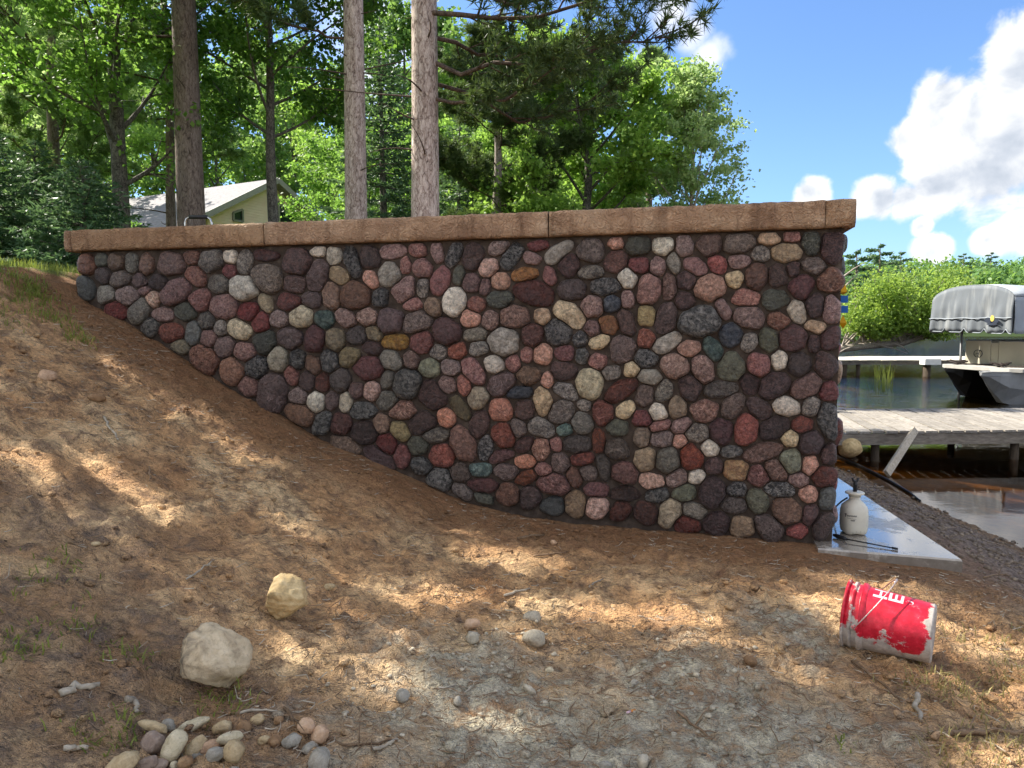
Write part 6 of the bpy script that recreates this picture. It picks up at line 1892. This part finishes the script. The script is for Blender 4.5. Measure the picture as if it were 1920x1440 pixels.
def needle_litter():
    rs = np.random.default_rng(400)
    for nm, m, n, L, r0, lab in (("pine_needle_litter", M_twig, 9500, (.03, .11), .0013, "brown pine needles and rootlets strewn over the earth"), ("straw_litter", M_stick, 3000, (.02, .08), .0013, "bleached straw bits strewn over the earth")):
        dens = lambda X, Y: np.clip(2.2 * fbm(X * 1.6, Y * 1.6, 77, 3) - .62, .06, 1)
        X, Y = scatter_ground(n * 3, rs, dens=dens)
        X, Y = X[:n], Y[:n]
        an = rs.uniform(0, math.pi, len(X)); ln = rs.uniform(*L, len(X)) * rs.uniform(.5, 1, len(X))
        mid = np.stack([X, Y, ground(X, Y) + .004 + rs.uniform(0, .006, len(X))], -1)
        d = np.stack([np.cos(an), np.sin(an), rs.normal(size=len(X)) * .12], -1)
        s = np.stack([-np.sin(an), np.cos(an), np.zeros(len(X))], -1)
        kink = s * (rs.normal(size=len(X)) * .12 * ln)[:, None]
        A = mid - d * ln[:, None] / 2; B = mid + d * ln[:, None] / 2; C = mid + kink
        for P_ in (A, B, C):
            P_[:, 2] = np.maximum(P_[:, 2], ground(P_[:, 0], P_[:, 1]) + .002)
        w = r0 * rs.uniform(.7, 1.8, len(X))[:, None]
        up = np.array([0, 0, 1.0])
        V = np.stack([A - s * w, A + s * w, A + up * w * 1.6, C - s * w, C + s * w, C + up * w * 1.6, B - s * w * .5, B + s * w * .5, B + up * w], 1).reshape(-1, 3)
        b0 = np.arange(len(X))[:, None] * 9
        F = np.concatenate([b0 + np.array(f) for f in ((0, 3, 5, 2), (1, 2, 5, 4), (3, 6, 8, 5), (4, 5, 8, 7))])
        tag(mesh_obj(nm, V, F, m), lab, "litter", kind="stuff")
needle_litter()

def crumbs():
    rs = np.random.default_rng(420)
    base = [rock_mesh(1, .8, .6, 500 + k, .14, 4, 7, 5, .3) for k in range(6)]
    def lay(name, m, X, Y, smin, smax, lab, cat, pw=2.5):
        mb = MB()
        for x, y in zip(X, Y):
            V, Q, T = base[rs.integers(6)]
            s = smin + (smax - smin) * rs.random() ** pw; a = rs.uniform(0, 6.28)
            Rm = np.array([[math.cos(a), -math.sin(a), 0], [math.sin(a), math.cos(a), 0], [0, 0, 1]])
            n0 = mb.n
            mb.add((V * s) @ Rm.T + np.array([x, y, float(ground(x, y)) + s * .22]), Q); mb.F.append((T + n0, 0))
        tag(mb.build(name, m, None, True), lab, cat, kind="stuff")
    X, Y = scatter_ground(7000, rs, dens=lambda X, Y: np.clip(1.6 * fbm(X * 2.2, Y * 2.2, 31, 3) - .35, .05, 1))
    lay("soil_clods", M_dirt, X[:3000], Y[:3000], .004, .028, "small clods of the same sandy earth", "clods")
    cx = []
    for (px, py, r, n) in ((980, 1210, .30, 90), (860, 1250, .28, 110), (1000, 1390, .6, 130), (1290, 1230, .35, 70), (1400, 1340, .5, 90), (700, 1330, .2, 40), (1480, 1170, .22, 60), (1290, 1420, .4, 50)):
        p = hit(px, py)
        q = rs.normal(size=(n, 2)) * r * .6
        cx.append(np.stack([p[0] + q[:, 0], p[1] + q[:, 1]], -1))
    C = np.concatenate(cx)
    lay("mortar_crumbs", M_p['c'], C[:, 0], C[:, 1], .003, .016, "pale crumbs of dried mortar on the working place", "crumbs", 3.0)
    X = rs.uniform(2.9, 4.9, 2600); Y = rs.uniform(4.0, 10.3, 2600)
    ok = X > np.interp(Y, [4.35, 6.83], [2.95, 3.3])
    ok &= X < shore_x(Y) - .12
    lay("bank_gravel", rock_mat("bank_pebble", (78, 70, 64), (118, 108, 98), (164, 154, 142), 20.0), X[ok], Y[ok], .006, .030, "dark gravel on the lake bank beside the slab", "gravel", 2.2)
crumbs()

M_grass = leaf_mat("grass_blades", (94, 112, 46), (150, 158, 78), 0.4, (170, 184, 80))
M_dry = leaf_mat("dry_grass_blades", (124, 112, 66), (172, 158, 104), 0.3, (180, 170, 100))
def grass():
    rs = np.random.default_rng(440)
    def blades(X, Y, L, W, lean=.5):
        n = len(X); P = np.stack([X, Y, ground(X, Y) - .004], -1)
        az = rs.uniform(0, 6.28, n); ln = rs.uniform(.5, 1.2, n) * L; le = rs.uniform(.1, 1, n) * lean
        d = np.stack([np.cos(az) * np.sin(le), np.sin(az) * np.sin(le), np.cos(le)], -1)
        d2 = unit(d + np.stack([np.cos(az), np.sin(az), -np.ones(n) * .5], -1) * (.5 * lean))
        s = np.stack([-np.sin(az), np.cos(az), np.zeros(n)], -1) * W / 2
        A = P; B = P + d * (ln * .55)[:, None]; C = B + d2 * (ln * .45)[:, None]
        V = np.stack([A - s, A + s, B + s * .8, B - s * .8, C], 1).reshape(-1, 3)
        b0 = np.arange(n)[:, None] * 5
        return V, b0 + np.array([0, 1, 2, 3]), b0 + np.array([3, 2, 4])
    # lawn above the cut, left of the wall
    n = 15000
    X = rs.uniform(-11, -3.4, n); Y = rs.uniform(4.6, 10.5, n)
    u = (X - CORNER[0]) * EU[0] + (Y - CORNER[1]) * EU[1]
    ok = (u > 6.35 + .25 * fbm(Y * 2, X * 2, 5)) & (ground(X, Y) > 1.86)
    V, F, T = blades(X[ok], Y[ok], .10, .007)
    tag(mesh_obj("lawn_grass", V, [(F, 0), (T, 0)], M_grass), "sunlit lawn grass on the terrace above the cut slope", "grass", kind="stuff")
    # tufts left on the slope and creeping in from the right
    def tufts(lst, L, lean):
        xs, ys = [], []
        for (px, py, r, n) in lst:
            p = hit(px, py); q = rs.normal(size=(n, 2)) * r * .5
            xs.append(p[0] + q[:, 0]); ys.append(p[1] + q[:, 1])
        return blades(np.concatenate(xs), np.concatenate(ys), L, .006, lean)
    V, F, T = tufts([(20, 545, .30, 200), (60, 560, .22, 160), (95, 600, .18, 120), (130, 625, .14, 70), (5, 600, .15, 60), (40, 525, .25, 120), (60, 540, .14, 160), (155, 640, .10, 40), (1590, 832, .16, 60), (1625, 848, .12, 60)], .085, .9)
    tag(mesh_obj("slope_grass", V, [(F, 0), (T, 0)], M_grass), "grass tufts trailing down the top of the slope", "grass", kind="stuff")
    V, F, T = tufts([(1760, 1270, .16, 90), (1790, 1300, .16, 80), (1880, 1275, .18, 130), (1850, 1330, .25, 90), (1900, 1390, .25, 120), (1900, 1210, .2, 80), (1860, 1430, .2, 60), (1800, 1420, .14, 40), (1790, 1200, .14, 50), (1780, 1400, .06, 26), (1700, 1290, .1, 30)], .06, 1.25)
    tag(mesh_obj("right_grass", V, [(F, 0), (T, 0)], M_dry), "thin dry grass creeping in below the bucket at right", "grass", kind="stuff")
    V, F, T = tufts([(20, 1210, .10, 70), (70, 1195, .10, 40), (160, 1180, .12, 60), (240, 1230, .10, 50), (410, 1318, .09, 60), (445, 1310, .07, 30), (180, 1390, .10, 40), (240, 1395, .08, 40), (60, 1090, .1, 30), (120, 1060, .12, 40), (1585, 1400, .05, 14)], .05, 1.2)
    tag(mesh_obj("left_grass", V, [(F, 0), (T, 0)], M_grass), "scattered grass sprigs on the dark earth at lower left", "grass", kind="stuff")
    # reeds standing in the shallow water by the far dock
    n = 90
    ps = [onz(rs.normal(1655, 12), rs.uniform(700, 735), WATER) for _ in range(n)]
    P = np.array(ps); d = np.stack([rs.normal(size=n) * .12, rs.normal(size=n) * .12, np.ones(n)], -1)
    s = np.array([.012, 0, 0]); ln = rs.uniform(.3, 1.0, n)[:, None]
    P[:, 2] -= .1
    V = np.stack([P - s, P + s, P + d * ln], 1).reshape(-1, 3)
    tag(mesh_obj("reeds", V, np.arange(n * 3).reshape(-1, 3), M_grass), "thin reeds standing in the water before the far dock", "reeds", kind="stuff")
grass()
